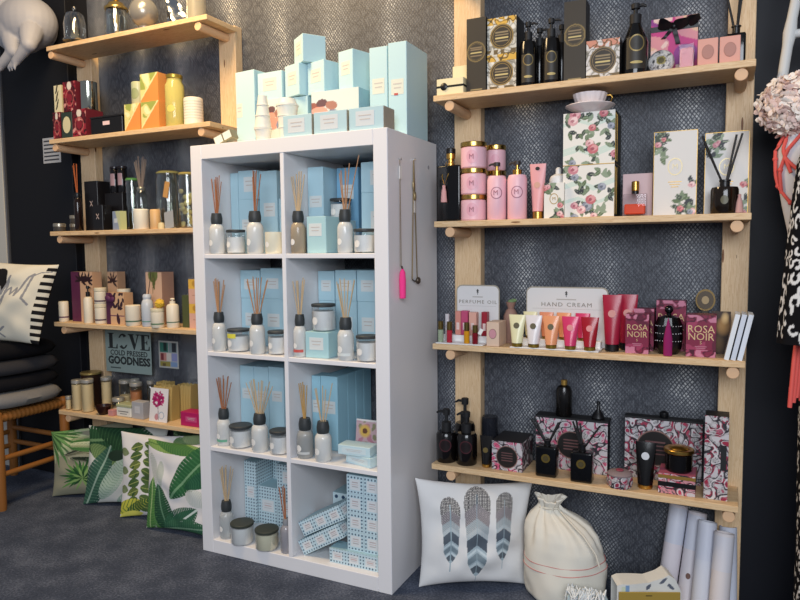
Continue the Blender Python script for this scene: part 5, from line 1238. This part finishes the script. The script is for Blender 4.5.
# ================================================================== CUSHIONS ON THE FLOOR
V3 = Vector
def cushion(name, label, cs, T, cv, group=None, cat='cushion', **k):
    base = (cs[0]+cs[1])/2; base.z = 0
    t = thing(name, label, cat, tuple(base), 0, group)
    k.setdefault('wr', .008); k.setdefault('pinch', .075)
    pillow_mesh('cover', t, [c-base for c in cs], T, cv, **k)
    return t
LG = 'leaf print cushions under the pine rack'
def art1():
    c = Cv(.4, .4, 190, '8f8d78')
    c.fan(.0, .40, .24, 17, -1.5, .15, '4f7a45', 'b9c498', .042); c.fan(.0, .40, .16, 9, -1.3, .1, '6f9a5c', '3f6238', .05)
    for k in range(7): c.leaf(.06+.012*k, .245-.006*k, .22-.01*k, .014, .22-.12*k, ('3f4436', '77775f', 'a9a78c', '2f3a2c')[k % 4], mid='b5b396', nv=20)
    for k in range(5): c.leaf(.10, .34-.012*k, .28, .013, .02-.06*k, ('a3aa84', '4f7a45', 'c3caa4')[k % 3], mid='3f5f38')
    c.fan(.16, .11, .125, 22, -.8, 3.9, '2f5a33', '5c8a48', .06); c.fan(.17, .10, .09, 15, -1.2, 4.2, '23482a', '7fa060', .07); c.fan(.32, .14, .11, 15, -1, 3.9, '36603a', '7a9a5c', .07)
    return c
def art2():
    c = Cv(.4, .4, 190, 'c9cac4')
    c.leaf(-.03, .32, .34, .10, .12, '27492f', '345a3c', 20, '6a8a60', cut=.05); c.leaf(.04, .41, .38, .075, -.33, '1f3d28', '2f5236', 20, cut=.05)
    c.leaf(.01, .30, .2, .04, -.5, '5f7a4c', '7a9060', 16)
    c.leaf(.01, -.03, .36, .075, 1.22, '35594a', '4f7560', 22, '8fa898', cut=.05); c.leaf(.10, .02, .30, .05, 1.05, '9fb3a4', '7d9684', 20, cut=.12); c.leaf(.24, .16, .2, .05, .5, 'c9cac4', 'a9b8a8', 14)
    c.leaf(.18, -.01, .22, .055, .3, '8fa596', 'a4b5a8', 18, 'c9d2c9', cut=.05); c.leaf(.12, .25, .12, .03, .1, '26382c')
    return c
def art3():
    c = Cv(.4, .4, 190, 'd9d7d6')
    for k in range(8):
        y = .36-.044*k
        c.leaf(.135-.003*k, y, .085, .022, -.35+.1*(k % 3), '4a6238', '5c7042', 14, '9aa55e'); c.leaf(.125-.003*k, y-.012, .07, .022, 3.5, '3d5534', ('8a9a4c', '5f7a40', 'a3a850')[k % 3], 10, 'aab26a')
        if k % 2 == 0: c.leaf(.0, y-.05, .05, .02, -.2, '6f7f58', '8a9470', 12)
    c.leaf(-.03, .03, .19, .034, .22, 'c3bf4a', '5a7a3c', 8); c.leaf(.04, .015, .16, .026, .45, '3f5f34', 'a9a848', 10); c.leaf(.0, .0, .14, .02, .1, 'd2cc60')
    c.leaf(.28, .39, .15, .045, -.9, '5c7a52', '7a9268', 16, cut=.05); c.leaf(.31, .40, .12, .03, -.3, '8a9a70', '6a7f58', 14)
    return c
def art4():
    c = Cv(.42, .42, 200, 'd6d4d4')
    c.leaf(-.02, .405, .38, .030, -.03, '7f9c58', '6a8a4a', 26, '4f7038'); c.leaf(.05, .42, .3, .028, -.16, '3f6a3a', '5a8248', 20)
    c.leaf(.03, .36, .16, .024, -1.2, 'b3b8b0', 'd6d4d4', 18, cut=.16); c.leaf(.10, .33, .13, .022, -1.5, 'a9b2a6', 'd6d4d4', 16, cut=.16)
    c.leaf(.42, .43, .37, .085, -2.3, '2c5c3a', '3c6e48', 22, '6f9672', cut=.05); c.leaf(.44, .30, .20, .04, -2.7, '23503a', '34654a', 18)
    c.leaf(.03, -.03, .28, .050, 1.47, '4f7f44', '66904f', 22, 'a3bd80', cut=.04); c.leaf(.10, -.03, .22, .04, 1.5, '5f8f50', '4a7a44', 20, cut=.05)
    c.leaf(.16, -.03, .26, .055, 1.85, '2a4f38', '3a6246', 22, '5f8468', cut=.05)
    c.leaf(.13, -.03, .26, .07, .62, '2f5a42', '40705a', 22, 'c9d6cc', cut=.14); c.leaf(.27, .19, .15, .04, -.3, 'b9c0ba', 'd6d4d4', 16, cut=.16); c.leaf(.12, .0, .30, .05, .12, '355f46', '487558', 24, '7a9c80', cut=.05)
    return c
cushion('leaf_cushion', 'olive and beige palm print cushion, the one closest to the stool', (V3((-1.008, -.268, .004)), V3((-.68, -.110, .004)), V3((-.70, -.060, .355)), V3((-1.050, -.228, .290))), .042, art1(), LG, back='5f6a4c', seed=2)
cushion('leaf_cushion', 'dark green broad leaf cushion standing second from the stool', (V3((-.798, -.275, .004)), V3((-.47, -.150, .004)), V3((-.46, -.085, .352)), V3((-.815, -.212, .342))), .040, art2(), LG, back='3f5a44', seed=3)
cushion('leaf_cushion', 'white cushion with a column of small banana leaves', (V3((-.530, -.312, .004)), V3((-.22, -.205, .004)), V3((-.21, -.150, .352)), V3((-.590, -.235, .346))), .044, art3(), LG, back='c9c7c2', seed=4)
cushion('leaf_cushion', 'white cushion with big green leaves touching the cube unit', (V3((-.345, -.345, .004)), V3((-.02, -.315, .004)), V3((-.02, -.245, .358)), V3((-.385, -.280, .352))), .044, art4(), LG, back='c9c7c2', seed=5)
c = Cv(.36, .36, 100, '2f4630')
for k in range(10): c.leaf(.04*k, .36-.02*(k % 3), .16, .03, -1.2-.1*k, ('4a6a44', '6d8a5a', '22382a')[k % 3], '8aa07c')
cushion('leaf_cushion', 'dark leaf cushion hidden behind the other cushions against the wall', (V3((-.44, -.120, .004)), V3((-.07, -.120, .004)), V3((-.07, -.085, .335)), V3((-.44, -.085, .335))), .028, c, LG, back='2f4630', seed=6)
# feather cushion
def feather_art():
    c = Cv(.42, .42, 190, 'e3e2e0')
    def feather(x, y0, y1, w):
        L = y1-y0; m = np.abs(c.X-x); t = (c.Y-y0)/L
        tc_ = np.clip(t, 0, 1); prof = w*np.clip(1-np.clip((tc_-.78)/.22, 0, 1)**2.2, 0, 1)**.5*np.clip(tc_/.16, 0, 1)**.6*(.62+.38*tc_)
        ins = (t > 0) & (t < 1) & (m < prof)
        v = (c.Y+m*.8)
        c.put(ins.astype(float), 'a9b9c0')
        for a, b, h in ((0.05, .14, '5f6870'), (.2, .28, '7d8c94'), (.36, .50, '59626c'), (.56, .66, '8fa0a8'), (.66, 1.1, '6f6870')):
            tt = (v-y0)/L; c.put((ins & (tt > a) & (tt < b)).astype(float), h)
        tt = (v-y0)/L
        lines = ((v*150) % 1) < .35
        c.put((ins & lines & (tt > .5)).astype(float)*.8, 'd3cdc8'); c.put((ins & (tt > .82) & (np.hypot((c.X*170) % 1-.5, (c.Y*170) % 1-.5) < .33)).astype(float), 'e3dfd8')
        c.put((ins & (tt > .82) & (np.hypot((c.X*170) % 1-.5, (c.Y*170) % 1-.5) >= .33)).astype(float), '37343a')
        c.put((ins & (tt > .30) & (tt < .33)).astype(float), 'c9d6da'); c.put((ins & (tt > .14) & (tt < .18)).astype(float), 'c9d6da')
        c.line([(x, y0-.035), (x, y1-.03)], .0032, '9fb2ba')
    feather(.112, .095, .365, .041); feather(.215, .035, .412, .054); feather(.318, .105, .388, .038)
    return c
cushion('feather_cushion', 'white cushion printed with three grey blue feathers beside the cube unit', (V3((.850, -.322, .004)), V3((1.165, -.155, .004)), V3((1.172, -.10, .338)), V3((.812, -.262, .348))), .068, feather_art(), None, back='d9d8d6', pinch=.085, seed=8, wr=.010)

# drawstring bag
def sack():
    t = thing('drawstring_bag', 'full cream cotton drawstring bag with red lines beside the feather cushion', 'bag', (1.300, -.185, 0))
    n = 72; rows = []
    prof = [(0, .02, -.005, 0), (.004, .10, -.005, 0), (.02, .124, -.004, 0), (.07, .128, -.004, 0), (.13, .126, -.005, 0), (.18, .122, -.008, 0), (.215, .112, -.014, 0), (.242, .096, -.024, 0), (.262, .074, -.036, 0), (.276, .052, -.046, 0), (.287, .037, -.052, 0), (.296, .030, -.054, 0), (.310, .037, -.053, 0), (.324, .046, -.051, 0), (.327, .042, -.051, 0), (.300, .01, -.052, 0)]
    R = random.Random(2); ph = [R.uniform(0, 6) for _ in range(6)]
    P = []; C = []
    zz = np.array([p[0] for p in prof]); 
    fine = np.concatenate([np.linspace(0, 1, 70)])
    k = np.interp(fine, np.linspace(0, 1, len(prof)), np.arange(len(prof)))
    col = []
    for q in k:
        i = min(int(q), len(prof)-2); f = q-i; a, b = prof[i], prof[i+1]
        z_, r, dx, dy = [a[j]*(1-f)+b[j]*f for j in range(4)]
        row = []; cr = []
        neck = max(0, min(1, (z_-.17)/.12))
        for j in range(n+1):
            th = 2*pi*j/n
            w = 1+.028*sin(3*th+ph[0]+z_*22)+.022*sin(5*th+ph[1]-z_*34)+.010*sin(9*th+z_*60)+neck*.11*sin(11*th+ph[2])+neck*.06*sin(17*th+ph[3])
            row.append((dx+r*w*cos(th)*1.0, dy+r*w*sin(th)*.78, z_+.008*sin(2*th+1)*neck)); 
            cr.append(lin('dfdacd'))
        P.append(row); col.append(cr)
    me = grid_mesh('sack', np.array(P), np.array(col)); link('sack', me, vcol(rough=.85, spec=.15), t, smooth=80)
    Pa = np.array(P)
    for z0 in (.122, .152):
        i = int(np.argmin(abs(Pa[:35, :, 2].mean(1)-z0))); ctr = Pa[i].mean(0)
        MB().tube([tuple(ctr+(p-ctr)*1.004+np.array((0, 0, .010*sin(2*pi*q/72+.5)))) for q, p in enumerate(Pa[i][:-1])], .0013, 5, closed=True).obj('red_line', mat('c9807a', .8), t, smooth=60)
    MB().tube([(-.08, -.015, .292), (-.052, -.030, .296), (-.022, -.015, .296), (-.025, .02, .295), (-.052, .026, .296), (-.078, .012, .294), (-.088, -.012, .28), (-.094, -.03, .25), (-.085, -.05, .225)], .0035, 7).tube([(-.022, -.015, .296), (.02, -.05, .275), (.07, -.075, .245), (.108, -.086, .20), (.118, -.085, .165)], .003, 7).obj('drawstring', mat('d9d2c2', .8), t, smooth=60)
sack()
# fringed throw in front of the bag
t = thing('fringed_throw', 'folded throw with white and aqua fringe lying before the drawstring bag', 'throw', (1.392, -.318, 0))
c = Cv(.2, .12, 60, 'd9dcda'); c.put(((c.X*40 % 1) < .3).astype(float), 'a9cfd2')
MB().box(-.058, .058, -.022, .030, 0, .095, .016, seg=3).obj('fold', weave('dcdfdd', 'b4d2d4', 200), t, smooth=50)
b = MB(); R = random.Random(6)
for k in range(80):
    x = -.052+.104*R.random(); y = -.02+.04*R.random(); h = .095
    b.tube([(x, y, h), (x+R.uniform(-.008, .008), y-.012, h+.014+R.uniform(0, .012)), (x+R.uniform(-.014, .014), y-.028, h+R.uniform(-.02, .01))], .0022, 5)
f = b.obj('fringe', mat('e3e5e3', .85), t, smooth=60); f['kind'] = 'stuff'
# folded cloth with mustard band
t = thing('folded_cloth', 'white patterned folded cloth wrapped in a mustard card band', 'cloth', (1.548, -.262, 0), .42)
c = Cv(.18, .19, 70, 'dcdad2'); c.rect(.022, .034, .145, .185, '7f9cc0'); c.rect(.012, .022, .15, .18, 'cdd3b8')
for x, y, a in ((.085, .165, 1.1), (.12, .175, .4), (.14, .16, -.3)): c.leaf(x, y, .022, .006, a, '5f6470')
P = np.zeros((c.nx, c.ny, 3)); u, v = c.X/.18, c.Y/.19
P[..., 0] = (u-.5)*.182; P[..., 1] = -.030-.004*np.sin(u*9); P[..., 2] = v*np.interp(u, [0, .08, .25, .5, .7, .8, .9, 1], [.146, .152, .152, .153, .168, .180, .168, .130])
Pb = P.copy(); Pb[..., 1] = .030+.004*np.sin(u*7)
full = np.concatenate([P, Pb[:, ::-1]], 1); cc = np.concatenate([c.c, c.c[:, ::-1]], 1)
link('cloth', grid_mesh('cloth', full, cc), vcol(rough=.9, spec=.1), t, smooth=60)
o = MB().box(-.088, .086, -.040, -.0362, 0, .132, .001).obj('card_band', mat('a88a3c', .7), t)
strips(o, [(-.045, -.030, .102, .006), (-.026, -.014, .103, .006), (-.010, -.004, .102, .006), (.018, .022, .103, .007), (.026, .030, .103, .007), (.034, .045, .100, .006), (-.012, .006, .122, .003)], mat('5a4a20', .7), y=-.040)
strips(o, [(-.05, .05, .055, .006), (-.04, .04, .032, .006)], mat('5a4a20', .7), y=-.040)
# paper rolls
for k, (x0, y0, x1, y1, L, r, col, s) in enumerate(((1.590, -.120, 1.622, -.040, .312, .0275, 'd6cfd4', 'tallest white paper roll, standing beside the snakeskin wall'),
        (1.648, -.125, 1.677, -.045, .298, .027, 'd4cfd4', 'white paper roll with a brown spot, next to the tallest'), (1.690, -.175, 1.706, -.100, .293, .0265, 'cdd0da', 'bluish white paper roll in the middle of the rolls'),
        (1.738, -.205, 1.752, -.140, .280, .027, 'd6cfcf', 'white paper roll leaning in front of the others'), (1.768, -.120, 1.762, -.055, .268, .0245, 'cbcfdc', 'bluish paper roll at the end by the black wall'))):
    t = thing('paper_roll', s, 'paper roll', (x0, y0, 0), 0, 'white paper rolls leaning together')
    d = V3((x1-x0, y1-y0, 0)); d.z = sqrt(max(.01, L*L-d.length_squared)); q = V3((0, 0, 1)).rotation_difference(d).to_matrix().to_4x4()
    lift = r*sqrt(1-(d.z/L)**2)+.0008
    Mq = Matrix.Translation((0, 0, lift)) @ q
    MB().lathe([(.006, 0), (r, 0), (r, L), (r*.86, L), (r*.86, L-.03), (.006, L-.031)], 26, M=Mq).obj('sheet', mat(col, .6), t, smooth=35)
    o = MB().lathe([(r*.99, L*.62), (r*1.008, L*.62), (r*1.008, L*.97), (r*.99, L*.97)], 26, M=Mq).obj('wrapper', mat('c9ccd8' if k != 3 else 'd2d0d6', .4), t, smooth=35)
    if k == 1: o = patch('brown_spot', mat('6d5048', .6), t, r*1.01, L*.36, .007, .009, -.1); o.matrix_local = Mq
    if k == 0: o = patch('clear_sticker', mat('e9edf2', .2), t, r*1.01, L*.30, .006, .009, .1); o.matrix_local = Mq

# ================================================================== STOOL AND STACK AT THE BLACK WALL
CANE = mat('96602c', .5); CANED = mat('7d4a22', .5)
t = thing('cane_stool', 'honey coloured cane stool with woven seat carrying stacked cushions', 'stool', (-1.262, -.32, 0))
LP = ((.195, -.145), (.185, .185), (-.205, -.145), (-.205, .185))
for x, y in LP:
    MB().lathe([(0, 0), (.017, 0), (.019, .02), (.021, .2), (.022, .41), (.020, .428), (.012, .434), (0, .435)], 16, c=(x, y, 0)).obj('leg', CANE, t, smooth=40)
def rung(a, b, z0, r=.013, nm='stretcher'): MB().tube([(*a, z0[0]), (*b, z0[1])], r, 10).obj(nm, CANE, t, smooth=50)
for q, (a, b) in enumerate(((LP[0], LP[1]), (LP[2], LP[3]), (LP[0], LP[2]), (LP[1], LP[3]))):
    rung(a, b, (.155+.02*(q > 1),)*2, .012); rung(a, b, (.225+.02*(q > 1),)*2, .012)
for a, b in ((LP[0], LP[1]), (LP[2], LP[3]), (LP[0], LP[2]), (LP[1], LP[3])):
    A, Bv = V3((*a, .405)), V3((*b, .405)); n = 16
    pts = []; rad = []
    for i in range(n*4+1): pts.append(A.lerp(Bv, i/(n*4))); rad.append(.019+.003*abs(sin(pi*i/4)))
    MB().tube(pts, rad, 10).obj('seat_rail', CANE, t, smooth=60)
b = MB()
for i in range(14): x = -.19+.38*i/13*0.97; b.box(x-.012, x+.012, -.14, .15, .410, .418)
for i in range(11): y = -.13+.27*i/10; b.box(-.2, .19, y-.010, y+.010, .4135, .4215)
b.obj('woven_seat', mat('b07a3f', .6), t)
def flatcush(label, zc, h, m, dx=0, dy=0, w=.42, d=.36, group='dark cushions stacked on the stool'):
    t = thing('seat_cushion', label, 'cushion', (-1.24+dx, -.325+dy, zc), 0, group)
    n = 24; P = []; Q = []
    for i in range(n+1):
        r1 = []; r2 = []
        for j in range(n+1):
            a, bb = 2*i/n-1, 2*j/n-1; x = a*(1-.13*bb*bb); y = bb*(1-.13*a*a); f = ((1-a**8)*(1-bb**8))**.42
            r1.append((x*w/2, y*d/2, h/2+h/2*f)); r2.append((x*w/2, y*d/2, h/2-h/2*f))
        P.append(r1); Q.append(r2)
    MB().grid(P); b = MB(); b.grid(P); b.grid(Q); bmesh.ops.remove_doubles(b.bm, verts=b.bm.verts, dist=1e-5)
    b.obj('cover', m, t, smooth=70)
flatcush('light grey linen cushion at the bottom of the stack on the stool', .437, .072, weave('8c8a88', '6d6b6a'), .0, 0, .46)
flatcush('black cushion above the grey linen one in the stack', .5085, .070, weave('1b1b20', '101014'))
flatcush('charcoal grey cushion in the middle of the stack', .578, .068, weave('3c3c40', '2c2c30'), .005)
flatcush('black cushion at the top of the dark stack', .6455, .074, weave('17171b', '0e0e12'), -.01)
def script_art():
    c = Cv(.42, .40, 190, 'ded8c6'); k = '1b1a1c'; g = '8f8f92'
    c.ell(.17, .27, .062, .10, k, -.25); c.ell(.12, .12, .05, .12, k, .1)
    def curl(pts, wd=.010, h=g):
        pts = np.array(pts, float); t = np.linspace(0, len(pts)-1, len(pts)*8); i = np.clip(t.astype(int), 0, len(pts)-2); f = (t-i)[:, None]
        f = f*f*(3-2*f); c.line([tuple(p) for p in pts[i]*(1-f)+pts[i+1]*f], wd, h)
    curl([(.10, .235), (.13, .27), (.15, .23), (.17, .27), (.19, .235), (.21, .27), (.225, .235), (.25, .33), (.235, .15), (.215, .17), (.25, .25)])
    curl([(.245, .25), (.265, .27), (.275, .235), (.295, .27), (.30, .23), (.33, .33), (.345, .345), (.335, .22), (.36, .19)]); curl([(.335, .33), (.37, .355), (.41, .36)], .006)
    curl([(.13, .12), (.17, .17), (.20, .10), (.22, .15), (.245, .115), (.235, .085)]); curl([(.20, .06), (.26, .02)], .009); curl([(.26, .07), (.20, .015)], .009)
    n = 11
    for i in range(n): c.rect(.385, .42, .40*i/n, .40*(i+.5)/n, k)
    return c
cushion('script_cushion', 'cream cushion with grey handwriting and black striped edge on the dark stack', (V3((-1.36, -.42, .726)), V3((-.950, -.340, .715)), V3((-.860, -.29, 1.062)), V3((-1.34, -.34, 1.085))), .07, script_art(), None, back='1b1a1c', pinch=.05, seed=9)

# ================================================================== WHITE DINOSAUR TROPHY
t = thing('dinosaur_trophy', 'white sculpted dinosaur bust with two small clawed arms on the black wall', 'sculpture', (-1.245, -.0365, 2.055))
PL = mat('a9a9ae', .55)
b = MB()
b.ell((.075, -.118, .105), .142, .116, .118, 24, 16).ell((.03, -.125, .07), .125, .105, .095, 22, 14).ell((-.055, -.135, .150), .105, .09, .11, 22, 14, M=Matrix.Rotation(.5, 3, 'Y'))
b.tube([(-.06, -.135, .17), (-.13, -.17, .27), (-.22, -.20, .34), (-.34, -.23, .37)], [.10, .085, .075, .07], 16)
b.ell((-.40, -.24, .375), .12, .06, .062, 20, 12)
def arm(sh, el, wr):
    sh, el, wr = V3(sh), V3(el), V3(wr); d = (wr-el).normalized()
    b.tube([sh, sh.lerp(el, .5), el], [.050, .044, .033], 12); b.ell(el, .033, .033, .033, 12, 8); b.tube([el, el.lerp(wr, .5), wr], [.029, .024, .019], 12); b.ell(wr, .021, .019, .021, 12, 8)
    for k in (-1, 0, 1):
        a = wr+V3((.012*k, -.004, 0)); q = a+d*.030+V3((.008*k, 0, -.006)); b.tube([a, q, q+V3((.001, .002, -.020))], [.0105, .009, .005], 8)
arm((.160, -.165, .045), (.195, -.205, -.026), (.118, -.215, -.090)); arm((.045, -.175, .040), (.085, -.200, -.040), (.002, -.215, -.102))
R = random.Random(4)
for k in range(0): b.tube([(-.09+.03*k, -.225+.012*abs(k-4), .17-.012*k), (-.075+.03*k, -.232+.012*abs(k-4), .10-.01*k)], .006, 6)
fuse(b, 'body', PL, t, .0055, 5)
MB().lathe([(0, 0), (.06, 0), (.07, .006), (.06, .02), (0, .02)], 30, M=Matrix.Translation((.06, 0, .10)) @ Matrix.Rotation(pi/2, 4, 'X')).obj('wall_plate', PL, t, smooth=40)

# ================================================================== DRESS FORM WITH GARMENTS
t = thing('dress_form', 'white fabric dress form on a pole beside the right pine rack', 'mannequin', (1.985, -.25, 0))
b = MB(); P = []
for zz, rx, ry in ((.86, .03, .03), (.862, .115, .060), (.95, .120, .062), (1.06, .105, .058), (1.13, .102, .056), (1.22, .122, .062), (1.30, .136, .066), (1.36, .136, .062), (1.40, .115, .055), (1.425, .06, .05), (1.45, .042, .042), (1.50, .040, .040), (1.505, .01, .01)):
    P.append([(rx*cos(2*pi*i/36), ry*sin(2*pi*i/36), zz) for i in range(37)])
b.grid(P); bmesh.ops.remove_doubles(b.bm, verts=b.bm.verts, dist=1e-5); b.obj('torso', mat('d6d6da', .7), t, smooth=70)
MB().lathe([(0, .02), (.014, .02), (.014, .862), (0, .862)], 14).obj('pole', mat('8a8a8c', .3, metal=.8), t, smooth=40)
MB().lathe([(0, 0), (.15, 0), (.15, .012), (.03, .025), (0, .025)], 32).obj('base', mat('202022', .4), t, smooth=40)
def leopard(w, h, n, seed, sc=1.0):
    c = Cv(w, h, n, '0e0d10'); R = random.Random(seed); st = .046*sc; ny = int(h/st); nx = int(w/st)
    for i in range(nx+1):
        for j in range(ny+1):
            x, y = st*(i+R.uniform(.1, .9)), st*(j+R.uniform(.15, .85)); r = R.uniform(.010, .0155)*sc; a = R.uniform(0, 6.28)
            if R.random() < .25: c.ell(x, y, r*.9, r*.5, 'd9d6d2', a)
            else:
                A, Bb = c.loc(x, y, a); q = np.hypot(A, Bb*.8); m = (abs(q-r) < r*.36) & (np.arctan2(Bb, A) < R.uniform(1.5, 2.6)); c.put(m.astype(float), 'd9d6d2')
    return c
def garment(name, label, cat, prof, w_, art, loc):
    t = thing(name, label, cat, loc); P = []
    th = art.X/art.w*2*pi; v = art.Y/art.h
    zs = np.array([p[0] for p in prof]); rx = np.interp(v, np.linspace(0, 1, len(prof)), [p[1] for p in prof]); ry = np.interp(v, np.linspace(0, 1, len(prof)), [p[2] for p in prof]); zz = np.interp(v, np.linspace(0, 1, len(prof)), zs)
    wv = 1+.025*np.sin(th*9)*(1-v)
    Pn = np.stack([rx*wv*np.cos(th), ry*wv*np.sin(th), zz], -1)
    link('fabric', grid_mesh(name, Pn, art.c), vcol(rough=.9, spec=.15), t, smooth=80); return t
garment('dress', 'short black dress with white leopard spots hanging in front of the dress form', 'dress', [(.878, .140, .054), (.98, .135, .052), (1.08, .129, .050), (1.14, .125, .050), (1.22, .120, .050), (1.31, .112, .048), (1.36, .100, .044), (1.40, .075, .036)], 0, leopard(.75, .53, 330, 3, .72), (1.995, -.388, 0))
MB().tube([(-.05, -.01, 1.39), (-.045, .05, 1.43), (-.035, .10, 1.44)], .005, 8).tube([(.05, -.01, 1.39), (.04, .05, 1.43), (.025, .10, 1.44)], .005, 8).obj('strap', mat('141316', .8), bpy.data.objects['dress'], smooth=60)
garment('trousers', 'black and white leopard patterned trousers hanging under the dress', 'trousers', [(.03, .062, .06), (.3, .062, .062), (.6, .066, .066), (.8, .070, .068), (.868, .06, .06)], 0, leopard(.42, .84, 300, 8, .55), (1.985, -.25, 0))
t = thing('harness_top', 'coral strappy top on the dress form under the flower ball', 'top', (1.985, -.25, 0)); CO_ = mat('d9574e', .7)
def torso(a, zz, off=.006):
    zs = (.86, .95, 1.06, 1.13, 1.22, 1.30, 1.36, 1.40, 1.45); rx = (.115, .120, .105, .102, .122, .136, .136, .115, .05); ry = (.06, .062, .058, .056, .062, .066, .062, .055, .05)
    return ((float(np.interp(zz, zs, rx))+off)*cos(a), (float(np.interp(zz, zs, ry))+off)*sin(a), zz)
b = MB()
def strap(p, q, r=.0045, n=10): b.tube([torso(p[0]+(q[0]-p[0])*i/n, p[1]+(q[1]-p[1])*i/n) for i in range(n+1)], r, 8)
L = pi
strap((L+.05, 1.40), (L+.25, 1.27)); strap((L+.25, 1.27), (L+.62, 1.225), .004); strap((L+.30, 1.41), (L+.72, 1.30)); strap((L+.85, 1.41), (L+.42, 1.31)); strap((L+.42, 1.31), (L+.36, 1.25)); strap((L+.6, 1.335), (L+1.1, 1.28)); strap((L+1.2, 1.40), (L+1.4, 1.25)); strap((L+.62, 1.225), (L+1.6, 1.22), .005)
for a, zz in ((L+.25, 1.27), (L+.62, 1.225), (L+.58, 1.335), (L+.42, 1.31), (L+.14, 1.34)): b.ell(torso(a, zz, .006), .0065, .006, .0065, 10, 7)
b.obj('straps', CO_, t, smooth=60)
t = thing('tassel_scarf', 'coral cord tassel hanging below the hem of the leopard dress', 'tassel', (1.985, -.25, 0)); b = MB()
for k in range(5): b.tube([(-.046-.009*k, -.066-.004*k, .905), (-.058-.008*k, -.078-.006*k, .83), (-.064-.008*k, -.080-.006*k, .76-.012*k), (-.062-.008*k, -.078-.006*k, .715+.012*k)], .0055, 7)
b.obj('cords', CO_, t, smooth=60)
# flower ball
t = thing('flower_ball', 'ball of pale pink hydrangea blossoms at the shoulder of the dress form', 'flower ball', (1.885, -.262, 1.474)); R = random.Random(12)
MB().ell((0, 0, 0), .062, .055, .058, 20, 14).obj('core', mat('8a6f66', .9), t, smooth=70)
PB = [MB(), MB(), MB()]; 
N = 330
for k in range(N):
    q = 1-2*(k+.5)/N; a = k*2.39996; s_ = sqrt(1-q*q); d = V3((s_*cos(a), s_*sin(a), q)); p = V3((d.x*.076, d.y*.066, d.z*.070))*R.uniform(.86, 1.10)
    d2 = (d+V3((R.uniform(-.6, .6), R.uniform(-.6, .6), R.uniform(-.6, .6)))).normalized(); m3 = d2.to_track_quat('Z', 'Y').to_matrix(); b = PB[k % 3]; o = R.uniform(0, 6)
    for j in range(4):
        aj = o+j*pi/2; c0 = m3 @ V3((cos(aj)*.008, sin(aj)*.008, .002)); M3 = m3 @ Matrix.Rotation(aj, 3, 'Z') @ Matrix.Rotation(-.45, 3, 'Y'); b.ell(p+c0, .009, .0075, .0016, 7, 4, M=M3)
for b, h in zip(PB, ('ecd8cc', 'f4e8dc', 'd8bcb2')):
    o = b.obj('petals', mat(h, .75), t, smooth=60); o['kind'] = 'stuff'
# white branch ladder hung on the wall
t = thing('branch_ladder', 'white painted branch ladder hanging above the flower ball', 'ladder', (1.86, -.012, 0)); BR = mat('c9c9c6', .55)
def br(pts, r):
    b = MB(); R = random.Random(len(pts)); q = []
    rad = []
    P = [V3(p) for p in pts]; n = 14
    for i in range(n+1): f = i/n; q.append(P[0].lerp(P[1], f)+V3((R.uniform(-.002, .002), R.uniform(-.002, .002), 0))); rad.append(r*(1+.28*(i % 5 == 0)))
    b.tube(q, rad, 12); b.obj('branch', BR, t, smooth=60)
br(((-.010, -.165, 1.50), (.055, -.15, 2.0)), .013); br(((.115, -.165, 1.50), (.075, -.15, 2.0)), .013); br(((.020, -.160, 1.675), (.105, -.160, 1.675)), .011); br(((.04, -.158, 1.86), (.09, -.158, 1.86)), .011)
MB().tube([(.065, 0, 2.03), (.065, -.15, 2.02), (.065, -.16, 1.985)], .006, 8).tube([(.04, -.15, 1.995), (.09, -.15, 1.995)], .008, 8).obj('wall_hook', mat('3a3a3c', .4), t, smooth=50)
